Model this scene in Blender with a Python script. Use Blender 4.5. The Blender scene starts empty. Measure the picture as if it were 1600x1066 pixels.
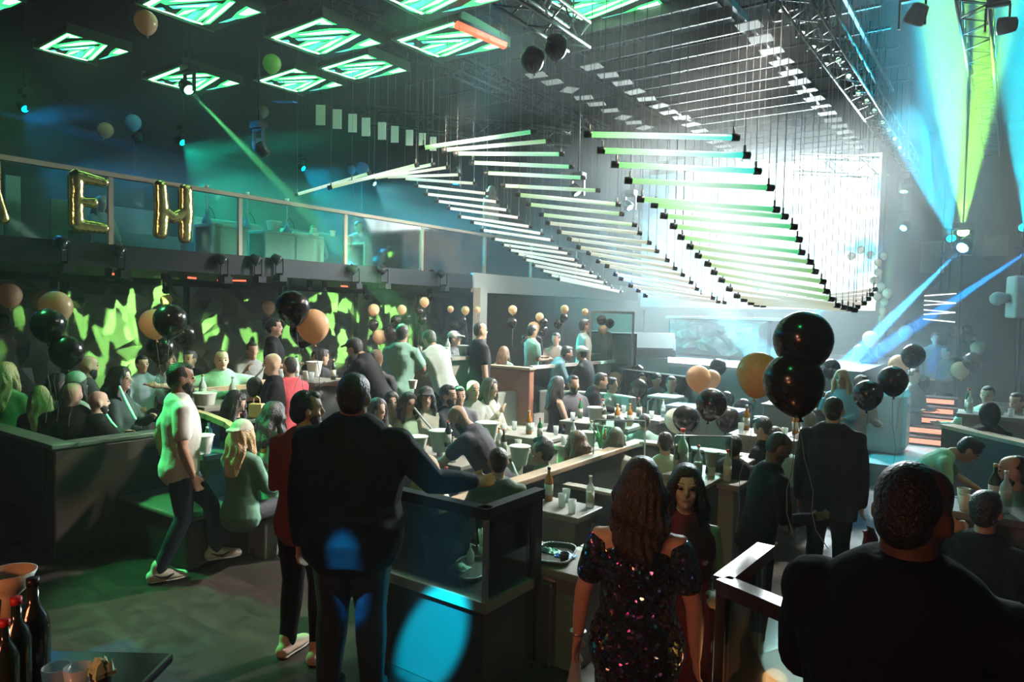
import bpy, bmesh, math, random
from mathutils import Vector, Matrix, Euler
R = math.radians
PI = math.pi
S = bpy.context.scene
COL = S.collection
random.seed(7)

# ---------------------------------------------------------------- camera
F = 1100.0
CAM = Vector((0, 0, 2.25))
YAW, PITCH, ROLL = R(35.3), R(-2.55), R(1.2)
fw = Vector((-math.sin(YAW) * math.cos(PITCH), math.cos(YAW) * math.cos(PITCH), math.sin(PITCH)))
r0 = Vector((math.cos(YAW), math.sin(YAW), 0))
u0 = r0.cross(fw)
rt = r0 * math.cos(ROLL) + u0 * math.sin(ROLL)
up = u0 * math.cos(ROLL) - r0 * math.sin(ROLL)
cd = bpy.data.cameras.new('camera')
cd.sensor_width = 36; cd.lens = F / 1600 * 36; cd.clip_start = 0.05; cd.clip_end = 200
cam = bpy.data.objects.new('camera', cd)
m3 = Matrix((rt, up, -fw)).transposed()
cam.matrix_world = Matrix.Translation(CAM) @ m3.to_4x4()
COL.objects.link(cam)
S.camera = cam

def at(px, py, d):
    """point at depth d (metres along the view axis) behind photo pixel px, py"""
    return CAM + fw * d + rt * ((px - 800) / F * d) - up * ((py - 533) / F * d)
def atz(px, py, z):
    k = at(px, py, 1) - CAM
    return CAM + k * ((z - CAM.z) / k.z)
def proj(p):
    v = Vector(p) - CAM; d = v.dot(fw)
    return 800 + v.dot(rt) / d * F, 533 - v.dot(up) / d * F, d

# ---------------------------------------------------------------- world, exposure, big lights
w = bpy.data.worlds.new('World'); S.world = w; w.use_nodes = True
w.node_tree.nodes['Background'].inputs[0].default_value = (0.01, 0.03, 0.03, 1)
w.node_tree.nodes['Background'].inputs[1].default_value = 0.05
S.view_settings.view_transform = 'Standard'
S.view_settings.look = 'None'
S.view_settings.gamma = 1
S.view_settings.exposure = -0.25
S.cycles.max_bounces = 6
S.cycles.diffuse_bounces = 2
S.cycles.glossy_bounces = 3
S.cycles.transmission_bounces = 4
S.cycles.transparent_max_bounces = 24
S.cycles.volume_bounces = 0
S.cycles.sample_clamp_indirect = 4
S.cycles.sample_clamp_direct = 30
S.cycles.caustics_reflective = False
S.cycles.caustics_refractive = False
S.cycles.use_light_tree = True

def spot(name, loc, tgt, col, en, ang, blend=0.3, rad=0.03):
    l = bpy.data.lights.new(name, 'SPOT'); l.energy = en; l.color = col
    l.spot_size = R(ang); l.spot_blend = blend; l.shadow_soft_size = rad
    o = bpy.data.objects.new(name, l); COL.objects.link(o)
    o.location = loc
    o.rotation_euler = (Vector(tgt) - Vector(loc)).to_track_quat('-Z', 'Y').to_euler()
    return o
def area(name, loc, tgt, col, en, sx, sy):
    l = bpy.data.lights.new(name, 'AREA'); l.energy = en; l.color = col
    l.shape = 'RECTANGLE'; l.size = sx; l.size_y = sy; l.spread = R(105)
    o = bpy.data.objects.new(name, l); COL.objects.link(o)
    o.location = loc
    o.rotation_euler = (Vector(tgt) - Vector(loc)).to_track_quat('-Z', 'Y').to_euler()
    return o
def point(name, loc, col, en, rad=0.1):
    l = bpy.data.lights.new(name, 'POINT'); l.energy = en; l.color = col; l.shadow_soft_size = rad
    o = bpy.data.objects.new(name, l); COL.objects.link(o); o.location = loc
    return o
GREEN = (0.10, 1.0, 0.28); CYAN = (0.05, 0.75, 1.0); BLUE = (0.02, 0.30, 1.0); WARM = (1.0, 0.62, 0.38)
WHITE = (0.85, 1.0, 0.98); LIME = (0.45, 1.0, 0.12)
# stage wash toward the room, washes over the booths, green wash on the left, warm fill from an unseen source behind the camera
LIGHTS = [
 ('area', 'stage_wash', (-4.4, 15.8, 5.4), (-4.0, 6.5, 0.5), (0.85, 0.98, 1.0), 1500, 4.2, 1.6),
 ('spot', 'left_booth_green', (-5.0, 6.2, 6.2), (-8.2, 3.9, 1.3), GREEN, 1100, 32, 0.6, 0.1),
 ('spot', 'balcony_front_fill', (-5.2, 8.5, 7.0), (-10.8, 8.6, 3.3), (0.45, 1.0, 0.85), 2600, 52, 0.7, 0.1),  # unseen spot added to brighten the balcony from the room side
 ('spot', 'under_balcony_fill', (-4.8, 6.0, 4.6), (-10.6, 11.6, 1.9), (1.0, 0.86, 0.66), 3400, 50, 0.6, 0.1),  # unseen warm spot added to brighten the balloons below the balcony
 ('spot', 'left_balloon_wash', (-3.6, 1.2, 4.4), (-9.0, 6.0, 2.2), (1.0, 0.8, 0.5), 420, 40, 0.6, 0.1),
 ('spot', 'stage_down', (-4.4, 15.2, 5.6), (-4.3, 12.2, 0.6), (0.74, 0.95, 1.0), 15000, 84, 0.8, 0.3),
 ('spot', 'booth_wash', (-2.5, 9.5, 6.2), (-4.4, 6.6, 0.8), (1.0, 0.94, 0.84), 14500, 58, 0.6, 0.15),
 ('spot', 'tier_wash', (-4.0, 11.5, 6.0), (-8.0, 8.6, 1.2), (1.0, 0.98, 0.90), 8500, 54, 0.6, 0.15),
 ('spot', 'green_wash', (-8.6, 2.0, 6.0), (-5.75, 3.0, 1.35), GREEN, 4200, 24, 0.6, 0.12),
 ('spot', 'green_booth_wash', (-1.2, 1.0, 5.8), (-3.4, 5.8, 0.5), GREEN, 170, 60, 0.7, 0.12),
 ('spot', 'walker_key', (-1.0, 8.0, 5.6), (-5.7, 3.1, 1.1), (1.0, 0.86, 0.70), 2200, 24, 0.7, 0.1),
 ('spot', 'blue_pool', (-0.6, 0.9, 3.7), (-2.73, 3.10, 0.29), (0.0, 0.60, 1.0), 34000, 5.6, 0.5, 0.03),
 ('spot', 'trouser_blue', (-1.7, 0.4, 4.4), (-2.90, 2.6, 0.76), (0.0, 0.40, 1.0), 14000, 2.6, 0.6, 0.03),
 ('spot', 'floor_blue', (-0.6, 8.6, 6.4), (-1.25, 8.8, 0.0), (0.0, 0.40, 1.0), 5000, 14, 0.3, 0.05),
 ('spot', 'platform_cyan', (-0.2, 11.6, 6.0), (-1.0, 11.0, 0.3), (0.0, 0.75, 0.9), 3500, 18, 0.4, 0.05),
 ('spot', 'counter_blue', (-2.4, 10.6, 5.6), (-3.3, 9.5, 0.9), (0.0, 0.4, 1.0), 3500, 16, 0.4, 0.05),
 ('spot', 'right_green', (3.0, 6.0, 6.0), (0.1, 8.0, 1.0), (0.55, 1.0, 0.55), 260, 40, 0.6, 0.1),
 ('spot', 'balloon_warm', (-1.7, -1.2, 3.3), (-1.55, 4.6, 1.9), (1.0, 0.50, 0.28), 170, 36, 0.6, 0.15),
 ('area', 'warm_fill', (-1.3, -1.9, 2.2), (-1.6, 3.2, 0.6), (1.0, 0.30, 0.13), 14, 0.8, 0.3),
]
for L in LIGHTS:
    {'area': area, 'spot': spot}[L[0]](*L[1:])

# ---------------------------------------------------------------- helpers
MATS = {}
def mat(name, col, rough=0.6, metal=0.0, emit=None, es=0.0, alpha=1.0, trans=0.0, ior=1.45, bump=0.0, bscale=20.0,
        var=0.0, vscale=4.0, coat=0.0, sheen=0.0, spec=0.5):
    if name in MATS: return MATS[name]
    m = bpy.data.materials.new(name); m.use_nodes = True
    nt = m.node_tree; b = nt.nodes['Principled BSDF']
    b.inputs['Base Color'].default_value = (*col, 1)
    b.inputs['Roughness'].default_value = rough
    b.inputs['Metallic'].default_value = metal
    b.inputs['Alpha'].default_value = alpha
    b.inputs['Transmission Weight'].default_value = trans
    b.inputs['IOR'].default_value = ior
    b.inputs['Coat Weight'].default_value = coat
    b.inputs['Sheen Weight'].default_value = sheen
    b.inputs['Specular IOR Level'].default_value = spec
    if emit:
        b.inputs['Emission Color'].default_value = (*emit, 1); b.inputs['Emission Strength'].default_value = es
    if bump or var:
        tc = nt.nodes.new('ShaderNodeTexCoord')
    if bump:
        n = nt.nodes.new('ShaderNodeTexNoise'); n.inputs['Scale'].default_value = bscale
        bp = nt.nodes.new('ShaderNodeBump'); bp.inputs['Strength'].default_value = bump
        bp.inputs['Distance'].default_value = 0.02
        nt.links.new(tc.outputs['Object'], n.inputs['Vector']); nt.links.new(n.outputs['Fac'], bp.inputs['Height'])
        nt.links.new(bp.outputs['Normal'], b.inputs['Normal'])
    if var:
        n = nt.nodes.new('ShaderNodeTexNoise'); n.inputs['Scale'].default_value = vscale; n.inputs['Detail'].default_value = 6
        mx = nt.nodes.new('ShaderNodeMix'); mx.data_type = 'RGBA'
        mx.inputs['A'].default_value = (*[c * (1 - var) for c in col], 1)
        mx.inputs['B'].default_value = (*[min(1, c * (1 + var)) for c in col], 1)
        nt.links.new(tc.outputs['Object'], n.inputs['Vector']); nt.links.new(n.outputs['Fac'], mx.inputs['Factor'])
        nt.links.new(mx.outputs['Result'], b.inputs['Base Color'])
    MATS[name] = m
    return m
def glass(name, tint=(0.8, 1.0, 0.95), a=0.12):
    """clear sheet: mostly see-through with a glossy coat"""
    if name in MATS: return MATS[name]
    m = bpy.data.materials.new(name); m.use_nodes = True; nt = m.node_tree
    nt.nodes.clear()
    o = nt.nodes.new('ShaderNodeOutputMaterial'); t = nt.nodes.new('ShaderNodeBsdfTransparent')
    t.inputs[0].default_value = (*tint, 1)
    g = nt.nodes.new('ShaderNodeBsdfGlossy'); g.inputs['Roughness'].default_value = 0.06
    fr = nt.nodes.new('ShaderNodeFresnel'); fr.inputs[0].default_value = 1.45
    ad = nt.nodes.new('ShaderNodeMath'); ad.operation = 'ADD'; ad.inputs[1].default_value = a * 0.4; ad.use_clamp = True
    mx = nt.nodes.new('ShaderNodeMixShader')
    nt.links.new(fr.outputs[0], ad.inputs[0]); nt.links.new(ad.outputs[0], mx.inputs[0])
    nt.links.new(t.outputs[0], mx.inputs[1]); nt.links.new(g.outputs[0], mx.inputs[2]); nt.links.new(mx.outputs[0], o.inputs[0])
    MATS[name] = m
    return m

class MB:
    def __init__(s): s.v = []; s.f = []; s.sm = []
    def add(s, vs, fs, smooth=False):
        n = len(s.v); s.v += [tuple(v) for v in vs]
        for f in fs: s.f.append(tuple(n + i for i in f)); s.sm.append(smooth)
        return s
    def box(s, x0, x1, y0, y1, z0, z1, M=None):
        vs = [Vector((x, y, z)) for z in (z0, z1) for x, y in ((x0, y0), (x1, y0), (x1, y1), (x0, y1))]
        if M is not None: vs = [M @ v for v in vs]
        return s.add(vs, [(3, 2, 1, 0), (4, 5, 6, 7), (0, 1, 5, 4), (1, 2, 6, 5), (2, 3, 7, 6), (3, 0, 4, 7)])
    def loft(s, pts, rad, side=(1, 0, 0), n=12, round0=True, round1=True):
        """closed tube through pts; rad = r or (a along side, b across)"""
        pts = [Vector(p) for p in pts]
        rad = [(r, r) if not isinstance(r, (tuple, list)) else r for r in rad]
        P, Q = list(pts), list(rad); T = []
        for i in range(len(pts)):
            a = pts[max(0, i - 1)]; b = pts[min(len(pts) - 1, i + 1)]
            T.append((b - a).normalized())
        def cap(p, t, r, sgn):
            k = min(r)
            return [(p + t * sgn * k * .5, (r[0] * .87, r[1] * .87)), (p + t * sgn * k * .87, (r[0] * .5, r[1] * .5))]
        if round0:
            c = cap(P[0], T[0], Q[0], -1); P = [c[1][0], c[0][0]] + P; Q = [c[1][1], c[0][1]] + Q; T = [T[0]] * 2 + T
        if round1:
            c = cap(P[-1], T[-1], Q[-1], 1); P += [c[0][0], c[1][0]]; Q += [c[0][1], c[1][1]]; T += [T[-1]] * 2
        vs, fs = [], []
        sd = Vector(side)
        for p, r, t in zip(P, Q, T):
            a = sd - t * sd.dot(t)
            if a.length < 0.05: a = t.orthogonal()
            a.normalize(); b = t.cross(a)
            for k in range(n):
                an = 2 * PI * k / n
                vs.append(p + a * (r[0] * math.cos(an)) + b * (r[1] * math.sin(an)))
        for i in range(len(P) - 1):
            for k in range(n):
                k2 = (k + 1) % n
                fs.append((i * n + k, i * n + k2, (i + 1) * n + k2, (i + 1) * n + k))
        fs.append(tuple(range(n - 1, -1, -1)))
        L = (len(P) - 1) * n; fs.append(tuple(range(L, L + n)))
        return s.add(vs, fs, True)
    def tube(s, a, b, r, n=8):
        return s.loft([a, b], [r, r], n=n, round0=False, round1=False)
    def ball(s, c, r, n=12, m=8):
        r = r if isinstance(r, (tuple, list)) else (r, r, r); c = Vector(c)
        vs, fs = [c + Vector((0, 0, -r[2]))], []
        for i in range(1, m):
            a = PI * i / m
            for k in range(n):
                b = 2 * PI * k / n
                vs.append(c + Vector((r[0] * math.sin(a) * math.cos(b), r[1] * math.sin(a) * math.sin(b), -r[2] * math.cos(a))))
        vs.append(c + Vector((0, 0, r[2])))
        for k in range(n): fs.append((0, 1 + (k + 1) % n, 1 + k))
        for i in range(m - 2):
            for k in range(n):
                k2 = (k + 1) % n; q = 1 + i * n
                fs.append((q + k, q + k2, q + n + k2, q + n + k))
        q = 1 + (m - 2) * n
        for k in range(n): fs.append((q + k, q + (k + 1) % n, len(vs) - 1))
        return s.add(vs, fs, True)
    def lathe(s, prof, c=(0, 0, 0), n=16, closed=False):
        """prof: (r, z) list bottom to top"""
        c = Vector(c); vs, fs = [], []
        for r, z in prof:
            for k in range(n):
                b = 2 * PI * k / n
                vs.append(c + Vector((r * math.cos(b), r * math.sin(b), z)))
        for i in range(len(prof) - 1):
            for k in range(n):
                k2 = (k + 1) % n
                fs.append((i * n + k, i * n + k2, (i + 1) * n + k2, (i + 1) * n + k))
        fs.append(tuple(range(n - 1, -1, -1)))
        if not closed: L = (len(prof) - 1) * n; fs.append(tuple(range(L, L + n)))
        return s.add(vs, fs, True)
    def quadstrip(s, a, b, t=0.01):
        return s
    def beam(s, a, b, w, h):
        """rectangular bar from a to b, w wide, h high"""
        a = Vector(a); b = Vector(b); t = (b - a).normalized()
        sd = t.cross(Vector((0, 0, 1)))
        if sd.length < 0.05: sd = Vector((1, 0, 0))
        sd.normalize(); u = sd.cross(t)
        vs = [p + sd * (w / 2 * i) + u * (h / 2 * j) for p in (a, b) for i, j in ((-1, -1), (1, -1), (1, 1), (-1, 1))]
        return s.add(vs, [(0, 1, 2, 3), (7, 6, 5, 4), (0, 4, 5, 1), (1, 5, 6, 2), (2, 6, 7, 3), (3, 7, 4, 0)])
    def mesh(s, name):
        me = bpy.data.meshes.new(name); me.from_pydata(s.v, [], s.f); me.update()
        bm = bmesh.new(); bm.from_mesh(me); bmesh.ops.recalc_face_normals(bm, faces=bm.faces); bm.to_mesh(me); bm.free()
        for p, q in zip(me.polygons, s.sm): p.use_smooth = q
        return me
    def build(s, name, m, parent=None):
        me = s.mesh(name); me.materials.append(m)
        o = bpy.data.objects.new(name, me); COL.objects.link(o)
        if parent: o.parent = parent
        return o
def tag(o, label=None, cat=None, group=None, kind=None):
    if label: o['label'] = label
    if cat: o['category'] = cat
    if group: o['group'] = group
    if kind: o['kind'] = kind
    return o
def empty(name, loc=(0, 0, 0), rz=0, label=None, cat=None, group=None):
    o = bpy.data.objects.new(name, None); COL.objects.link(o); o.empty_display_size = .1
    o.location = loc; o.rotation_euler = (0, 0, rz)
    return tag(o, label, cat, group)
def copy_tree(o, parent=None, keep=()):
    c = o.copy(); COL.objects.link(c)
    if parent: c.parent = parent
    for ch in list(o.children): copy_tree(ch, c)
    return c
def struct(name, mb, m): return tag(mb.build(name, m), kind='structure')
def bevel(o, w=0.01, seg=2):
    b = o.modifiers.new('b', 'BEVEL'); b.width = w; b.segments = seg; b.limit_method = 'ANGLE'
    return o
# ---------------------------------------------------------------- setting
def floor_mat():
    m = mat('dark_plank_floor', (0.035, 0.03, 0.026), 0.28)
    nt = m.node_tree; b = nt.nodes['Principled BSDF']
    tc = nt.nodes.new('ShaderNodeTexCoord'); br = nt.nodes.new('ShaderNodeTexBrick')
    br.inputs['Scale'].default_value = 1; br.inputs['Brick Width'].default_value = 1.6; br.inputs['Row Height'].default_value = 0.16
    br.inputs['Mortar Size'].default_value = 0.004
    br.inputs['Color1'].default_value = (0.045, 0.034, 0.028, 1); br.inputs['Color2'].default_value = (0.026, 0.02, 0.018, 1)
    br.inputs['Mortar'].default_value = (0.01, 0.01, 0.01, 1)
    n = nt.nodes.new('ShaderNodeTexNoise'); n.inputs['Scale'].default_value = 9
    mx = nt.nodes.new('ShaderNodeMix'); mx.data_type = 'RGBA'; mx.blend_type = 'MULTIPLY'; mx.inputs['Factor'].default_value = .6
    nt.links.new(tc.outputs['Object'], br.inputs['Vector']); nt.links.new(tc.outputs['Object'], n.inputs['Vector'])
    nt.links.new(br.outputs['Color'], mx.inputs['A']); nt.links.new(n.outputs['Fac'], mx.inputs['B'])
    nt.links.new(mx.outputs['Result'], b.inputs['Base Color'])
    rr = nt.nodes.new('ShaderNodeMapRange'); rr.inputs['To Min'].default_value = .22; rr.inputs['To Max'].default_value = .5
    nt.links.new(n.outputs['Fac'], rr.inputs['Value']); nt.links.new(rr.outputs['Result'], b.inputs['Roughness'])
    return m
BLACK = mat('matte_black', (0.006, 0.007, 0.007), 0.65, var=.4)
DARK = mat('dark_wall_paint', (0.010, 0.012, 0.012), 0.7, var=.5, vscale=2)
WOODD = mat('dark_stained_wood', (0.028, 0.02, 0.015), 0.42, var=.35, vscale=7, bump=.1)
WOODM = mat('walnut_veneer', (0.26, 0.10, 0.06), 0.4, var=.3, vscale=6)
TRIMW = mat('pale_oak_trim', (0.42, 0.30, 0.20), 0.4, var=.25, vscale=12)
STEEL = mat('brushed_steel', (0.55, 0.56, 0.56), 0.3, 0.9)
BMETAL = mat('black_metal', (0.02, 0.02, 0.022), 0.3, 0.4)
GLASS = glass('clear_sheet_glass')
LEATH = mat('dark_green_leather', (0.03, 0.034, 0.028), 0.33, var=.3, bump=.15, bscale=60)
LEATHW = mat('pale_leather', (0.42, 0.42, 0.38), 0.35, var=.15)
XW, XE, YS, YN, ZC = -14.6, 5.0, -4.0, 23.5, 7.6
struct('floor', MB().box(XW, XE, YS, YN, -.2, 0), floor_mat())
struct('ceiling', MB().box(XW, XE, YS, YN, ZC, ZC + .2), BLACK)
struct('wall_left', MB().box(XW - .2, XW, YS, YN, 0, ZC), DARK)
struct('wall_right', MB().box(XE, XE + .2, YS, YN, 0, ZC), DARK)
struct('wall_back', MB().box(XW, XE, YN, YN + .2, 0, ZC), mat('back_wall_plaster', (0.022, 0.026, 0.026), .6, var=.2, vscale=1.5))
struct('wall_behind', MB().box(XW, XE, YS - .2, YS, 0, ZC), DARK)
# raised tiers
tier = MB().box(-14.59, -7.42, -3.9, 11.2, 0, .34)
struct('floor_tier', tier, mat('tier_carpet', (.03, .03, .03), .8, var=.4))
struct('floor_rear_tier', MB().box(-7.4, -6.4, 9.6, 14.2, 0, .34).box(-14.5, -7.43, 11.21, 18.5, 0, .34), mat('tier_carpet', (.03, .03, .03)))
# haze
hz = MB().box(XW + .02, XE - .02, YS + .02, YN - .02, .01, ZC - .01)
hm = bpy.data.materials.new('theatre_haze'); hm.use_nodes = True; nt = hm.node_tree; nt.nodes.clear()
o_ = nt.nodes.new('ShaderNodeOutputMaterial'); vs_ = nt.nodes.new('ShaderNodeVolumeScatter')
vs_.inputs['Density'].default_value = 0.003; vs_.inputs['Anisotropy'].default_value = 0.35
vs_.inputs['Color'].default_value = (.95, 1, 1, 1)
nt.links.new(vs_.outputs[0], o_.inputs['Volume'])
tag(hz.build('haze', hm), 'thin stage haze filling the whole club room', 'haze', kind='stuff')
hz2 = MB().box(-8.4, -1.4, 12.2, 17.5, .05, 5.7)
hm2 = hm.copy(); hm2.name = 'stage_haze'
hm2.node_tree.nodes['Volume Scatter'].inputs['Density'].default_value = 0.045
tag(hz2.build('smoke', hm2), 'denser pale smoke hanging over the bright stage', 'smoke', kind='stuff')
hz3 = MB().box(-1.38, 4.6, 9.0, 17.5, .05, 7.3)
hm3 = hm.copy(); hm3.name = 'beam_haze'; hm3.node_tree.nodes['Volume Scatter'].inputs['Density'].default_value = 0.018
tag(hz3.build('smoke', hm3), 'light smoke drifting through the beams at the right', 'smoke', kind='stuff')
hz4 = MB().box(-14.4, -9.95, 5.0, 17.4, 3.0, 4.4)
hm4 = hm.copy(); hm4.name = 'balcony_haze'; hm4.node_tree.nodes['Volume Scatter'].inputs['Density'].default_value = 0.07
tag(hz4.build('smoke', hm4), 'teal-lit smoke hanging over the upper balcony', 'smoke', kind='stuff')
hz5 = MB().box(-13.9, -3.6, 4.4, 9.6, 5.3, 6.38)
hm5 = hm.copy(); hm5.name = 'ceiling_haze'; hm5.node_tree.nodes['Volume Scatter'].inputs['Density'].default_value = 0.018
tag(hz5.build('smoke', hm5), 'thin green-lit smoke under the ceiling screens', 'smoke', kind='stuff')
# balcony along the left
XB = -9.8
slab = MB().box(XW, XB, YS + .01, YN - .01, 2.74, 2.95)
struct('floor_balcony', slab, mat('balcony_slab_paint', (.05, .055, .055), .5, var=.3))
struct('trim_1', MB().box(XB, XB + .06, YS + .01, 12.2, 2.70, 3.0), BMETAL)
struct('trim_2', MB().box(XB, XB + .08, 12.22, YN - .02, 2.62, 3.05), mat('white_lacquer_fascia', (.7, .68, .62), .4))
rail = empty('balcony_railing', (XB, 0, 2.95), 0, 'long glass balustrade with a tan handrail along the upper balcony', 'railing')
MB().beam((.0, -3.9, .97), (0, 18.5, .97), .09, .06).build('handrail', mat('tan_handrail', (.34, .27, .19), .45), rail)
ys = [-3.2, -1.2, .8, 2.7, 4.57, 6.49, 8.61, 10.62, 12.7, 14.6, 16.8, 18.4]
for y in ys: MB().box(-.02, .02, y - .03, y + .03, 0, .95).build('post', mat('tan_post', (.32, .25, .18), .5), rail)
for a, b in zip(ys[:-1], ys[1:]): MB().box(-.006, .006, a + .05, b - .05, .04, .93).build('glass_panel', GLASS, rail)
# LED screen wall behind the stage
scr = empty('led_screen', (-4.1, 17.6, 2.3), 0, 'huge white and pale cyan LED screen glowing behind the stage', 'screen')
sm = bpy.data.materials.new('screen_picture_haze_fade'); sm.use_nodes = True; nt = sm.node_tree; b = nt.nodes['Principled BSDF']
b.inputs['Base Color'].default_value = (.02, .02, .02, 1)
tc = nt.nodes.new('ShaderNodeTexCoord'); nz = nt.nodes.new('ShaderNodeTexNoise'); nz.inputs['Scale'].default_value = 1.1; nz.inputs['Detail'].default_value = 3
cr = nt.nodes.new('ShaderNodeValToRGB'); e = cr.color_ramp.elements
e[0].position = .36; e[0].color = (.12, .55, .75, 1); e[1].position = .52; e[1].color = (.95, 1, 1, 1)
q = e.new(.66); q.color = (1, .88, .70, 1)
nt.links.new(tc.outputs['Object'], nz.inputs['Vector']); nt.links.new(nz.outputs['Fac'], cr.inputs['Fac'])
sx = nt.nodes.new('ShaderNodeSeparateXYZ'); gr = nt.nodes.new('ShaderNodeValToRGB'); mr = nt.nodes.new('ShaderNodeMapRange')
mr.inputs['From Min'].default_value = -4.1; mr.inputs['From Max'].default_value = 1.6
gr.color_ramp.elements[0].color = (.03, .10, .14, 1); gr.color_ramp.elements[1].color = (1, 1, 1, 1); gr.color_ramp.elements[1].position = .62; q2 = gr.color_ramp.elements.new(.3); q2.color = (.16, .36, .45, 1)  # fade to teal on the left paints the hazy light beside the stage
mu = nt.nodes.new('ShaderNodeMix'); mu.data_type = 'RGBA'; mu.blend_type = 'MULTIPLY'; mu.inputs['Factor'].default_value = 1
nt.links.new(tc.outputs['Object'], sx.inputs[0]); nt.links.new(sx.outputs[0], mr.inputs['Value']); nt.links.new(mr.outputs['Result'], gr.inputs['Fac'])
nt.links.new(cr.outputs['Color'], mu.inputs['A']); nt.links.new(gr.outputs['Color'], mu.inputs['B'])
nt.links.new(mu.outputs['Result'], b.inputs['Emission Color']); b.inputs['Emission Strength'].default_value = 2.4
MB().box(-4.1, 1.6, -.06, 0, .1, 3.6).build('picture', sm, scr)
MB().box(-4.2, 1.7, .0, .12, 0, 3.7).build('frame', BMETAL, scr)
for x in (-4.1, -1.2, 1.6): MB().box(x - .06, x + .06, .02, .14, -2.3, 0).build('leg', BMETAL, scr)
# ---------------------------------------------------------------- moving lights
def emis(name, col, st):
    return mat(name, (.02, .02, .02), .5, emit=col, es=st)
def fixture(name, loc, tgt, col, en, ang, label, cat='light', group=None, s=1.0, blend=.35, lens=25, mount=None, rad=.02, gobo=False):
    """moving head: base, yoke, round head and a glowing lens; the lamp sits in the lens"""
    loc = Vector(loc); tgt = Vector(tgt)
    t = empty(name, loc, 0, label, cat, group)
    q = (tgt - loc).to_track_quat('Z', 'Y').to_matrix().to_4x4()
    h = MB(); h.lathe([(.05 * s, -.26 * s), (.10 * s, -.24 * s), (.125 * s, -.12 * s), (.13 * s, -.02 * s), (.115 * s, 0), (.095 * s, 0), (.09 * s, -.02 * s)], n=18)
    h.v = [tuple(q @ Vector(v)) for v in h.v]
    h.build('head', BMETAL, t)
    l = MB(); l.lathe([(.088 * s, -.022 * s), (.085 * s, -.008 * s)], n=18); l.v = [tuple(q @ Vector(v)) for v in l.v]
    if lens: l.build('lens', emis('lens_%s_%g' % (col, lens), col, lens), t)
    else: l.build('lens', mat('dark_lens', (.1, .12, .12), .08, .6), t)
    u = -1 if mount in ('floor', 'stand') else 1
    y = MB(); bz = .30 * s * u
    for sx in (-1, 1): y.box(sx * .15 * s - .012, sx * .15 * s + .012, -.03 * s, .03 * s, min(-.04 * u, bz), max(-.04 * u, bz))
    y.box(-.16 * s, .16 * s, -.04 * s, .04 * s, min(bz, bz + .03 * u), max(bz, bz + .03 * u))
    y.build('yoke', BMETAL, t)
    b = MB(); b.box(-.14 * s, .14 * s, -.11 * s, .11 * s, min(bz + .03 * u, bz + .13 * u), max(bz + .03 * u, bz + .13 * u))
    b.build('base', BMETAL, t)
    if mount == 'stand':
        u = -1
    if mount == 'stand': MB().tube((0, 0, bz - .05), (0, 0, -loc.z + .02), .03).build('stand_pole', BMETAL, t)
    if mount == 'rod': MB().tube((0, 0, bz), (0, 0, min(ZC, 7.6) - loc.z), .015).build('hanging_rod', BMETAL, t)
    if en:
        o = spot('lamp', (0, 0, 0), (0, 0, 1), col, en, ang, blend, rad)
        o.parent = t; o.location = (tgt - loc).normalized() * .01
        o.rotation_euler = (tgt - loc).to_track_quat('-Z', 'Y').to_euler()
        if gobo:
            o.data.use_nodes = True; nt = o.data.node_tree; em = nt.nodes['Emission']
            tc = nt.nodes.new('ShaderNodeTexCoord'); mp = nt.nodes.new('ShaderNodeMapping'); vo = nt.nodes.new('ShaderNodeTexVoronoi'); rp = nt.nodes.new('ShaderNodeValToRGB')
            mp.inputs['Scale'].default_value = (14, 7, 1); mp.inputs['Rotation'].default_value = (0, 0, .7 + gobo); mp.inputs['Location'].default_value = (gobo * 3.1, gobo, 0)
            vo.inputs['Scale'].default_value = 1.0; vo.voronoi_dimensions = '2D'; vo.distance = 'MANHATTAN'
            rp.color_ramp.interpolation = 'CONSTANT'; rp.color_ramp.elements[0].color = (0, 0, 0, 1); rp.color_ramp.elements[1].position = .70; rp.color_ramp.elements[1].color = (1, 1, 1, 1)
            sc = nt.nodes.new('ShaderNodeSeparateColor')
            nt.links.new(tc.outputs['Normal'], mp.inputs[0]); nt.links.new(mp.outputs[0], vo.inputs['Vector']); nt.links.new(vo.outputs['Color'], sc.inputs[0]); nt.links.new(sc.outputs[0], rp.inputs['Fac'])
            nt.links.new(rp.outputs['Color'], em.inputs['Strength'])
    return t
LWH = (.75, 1, .9)
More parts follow.
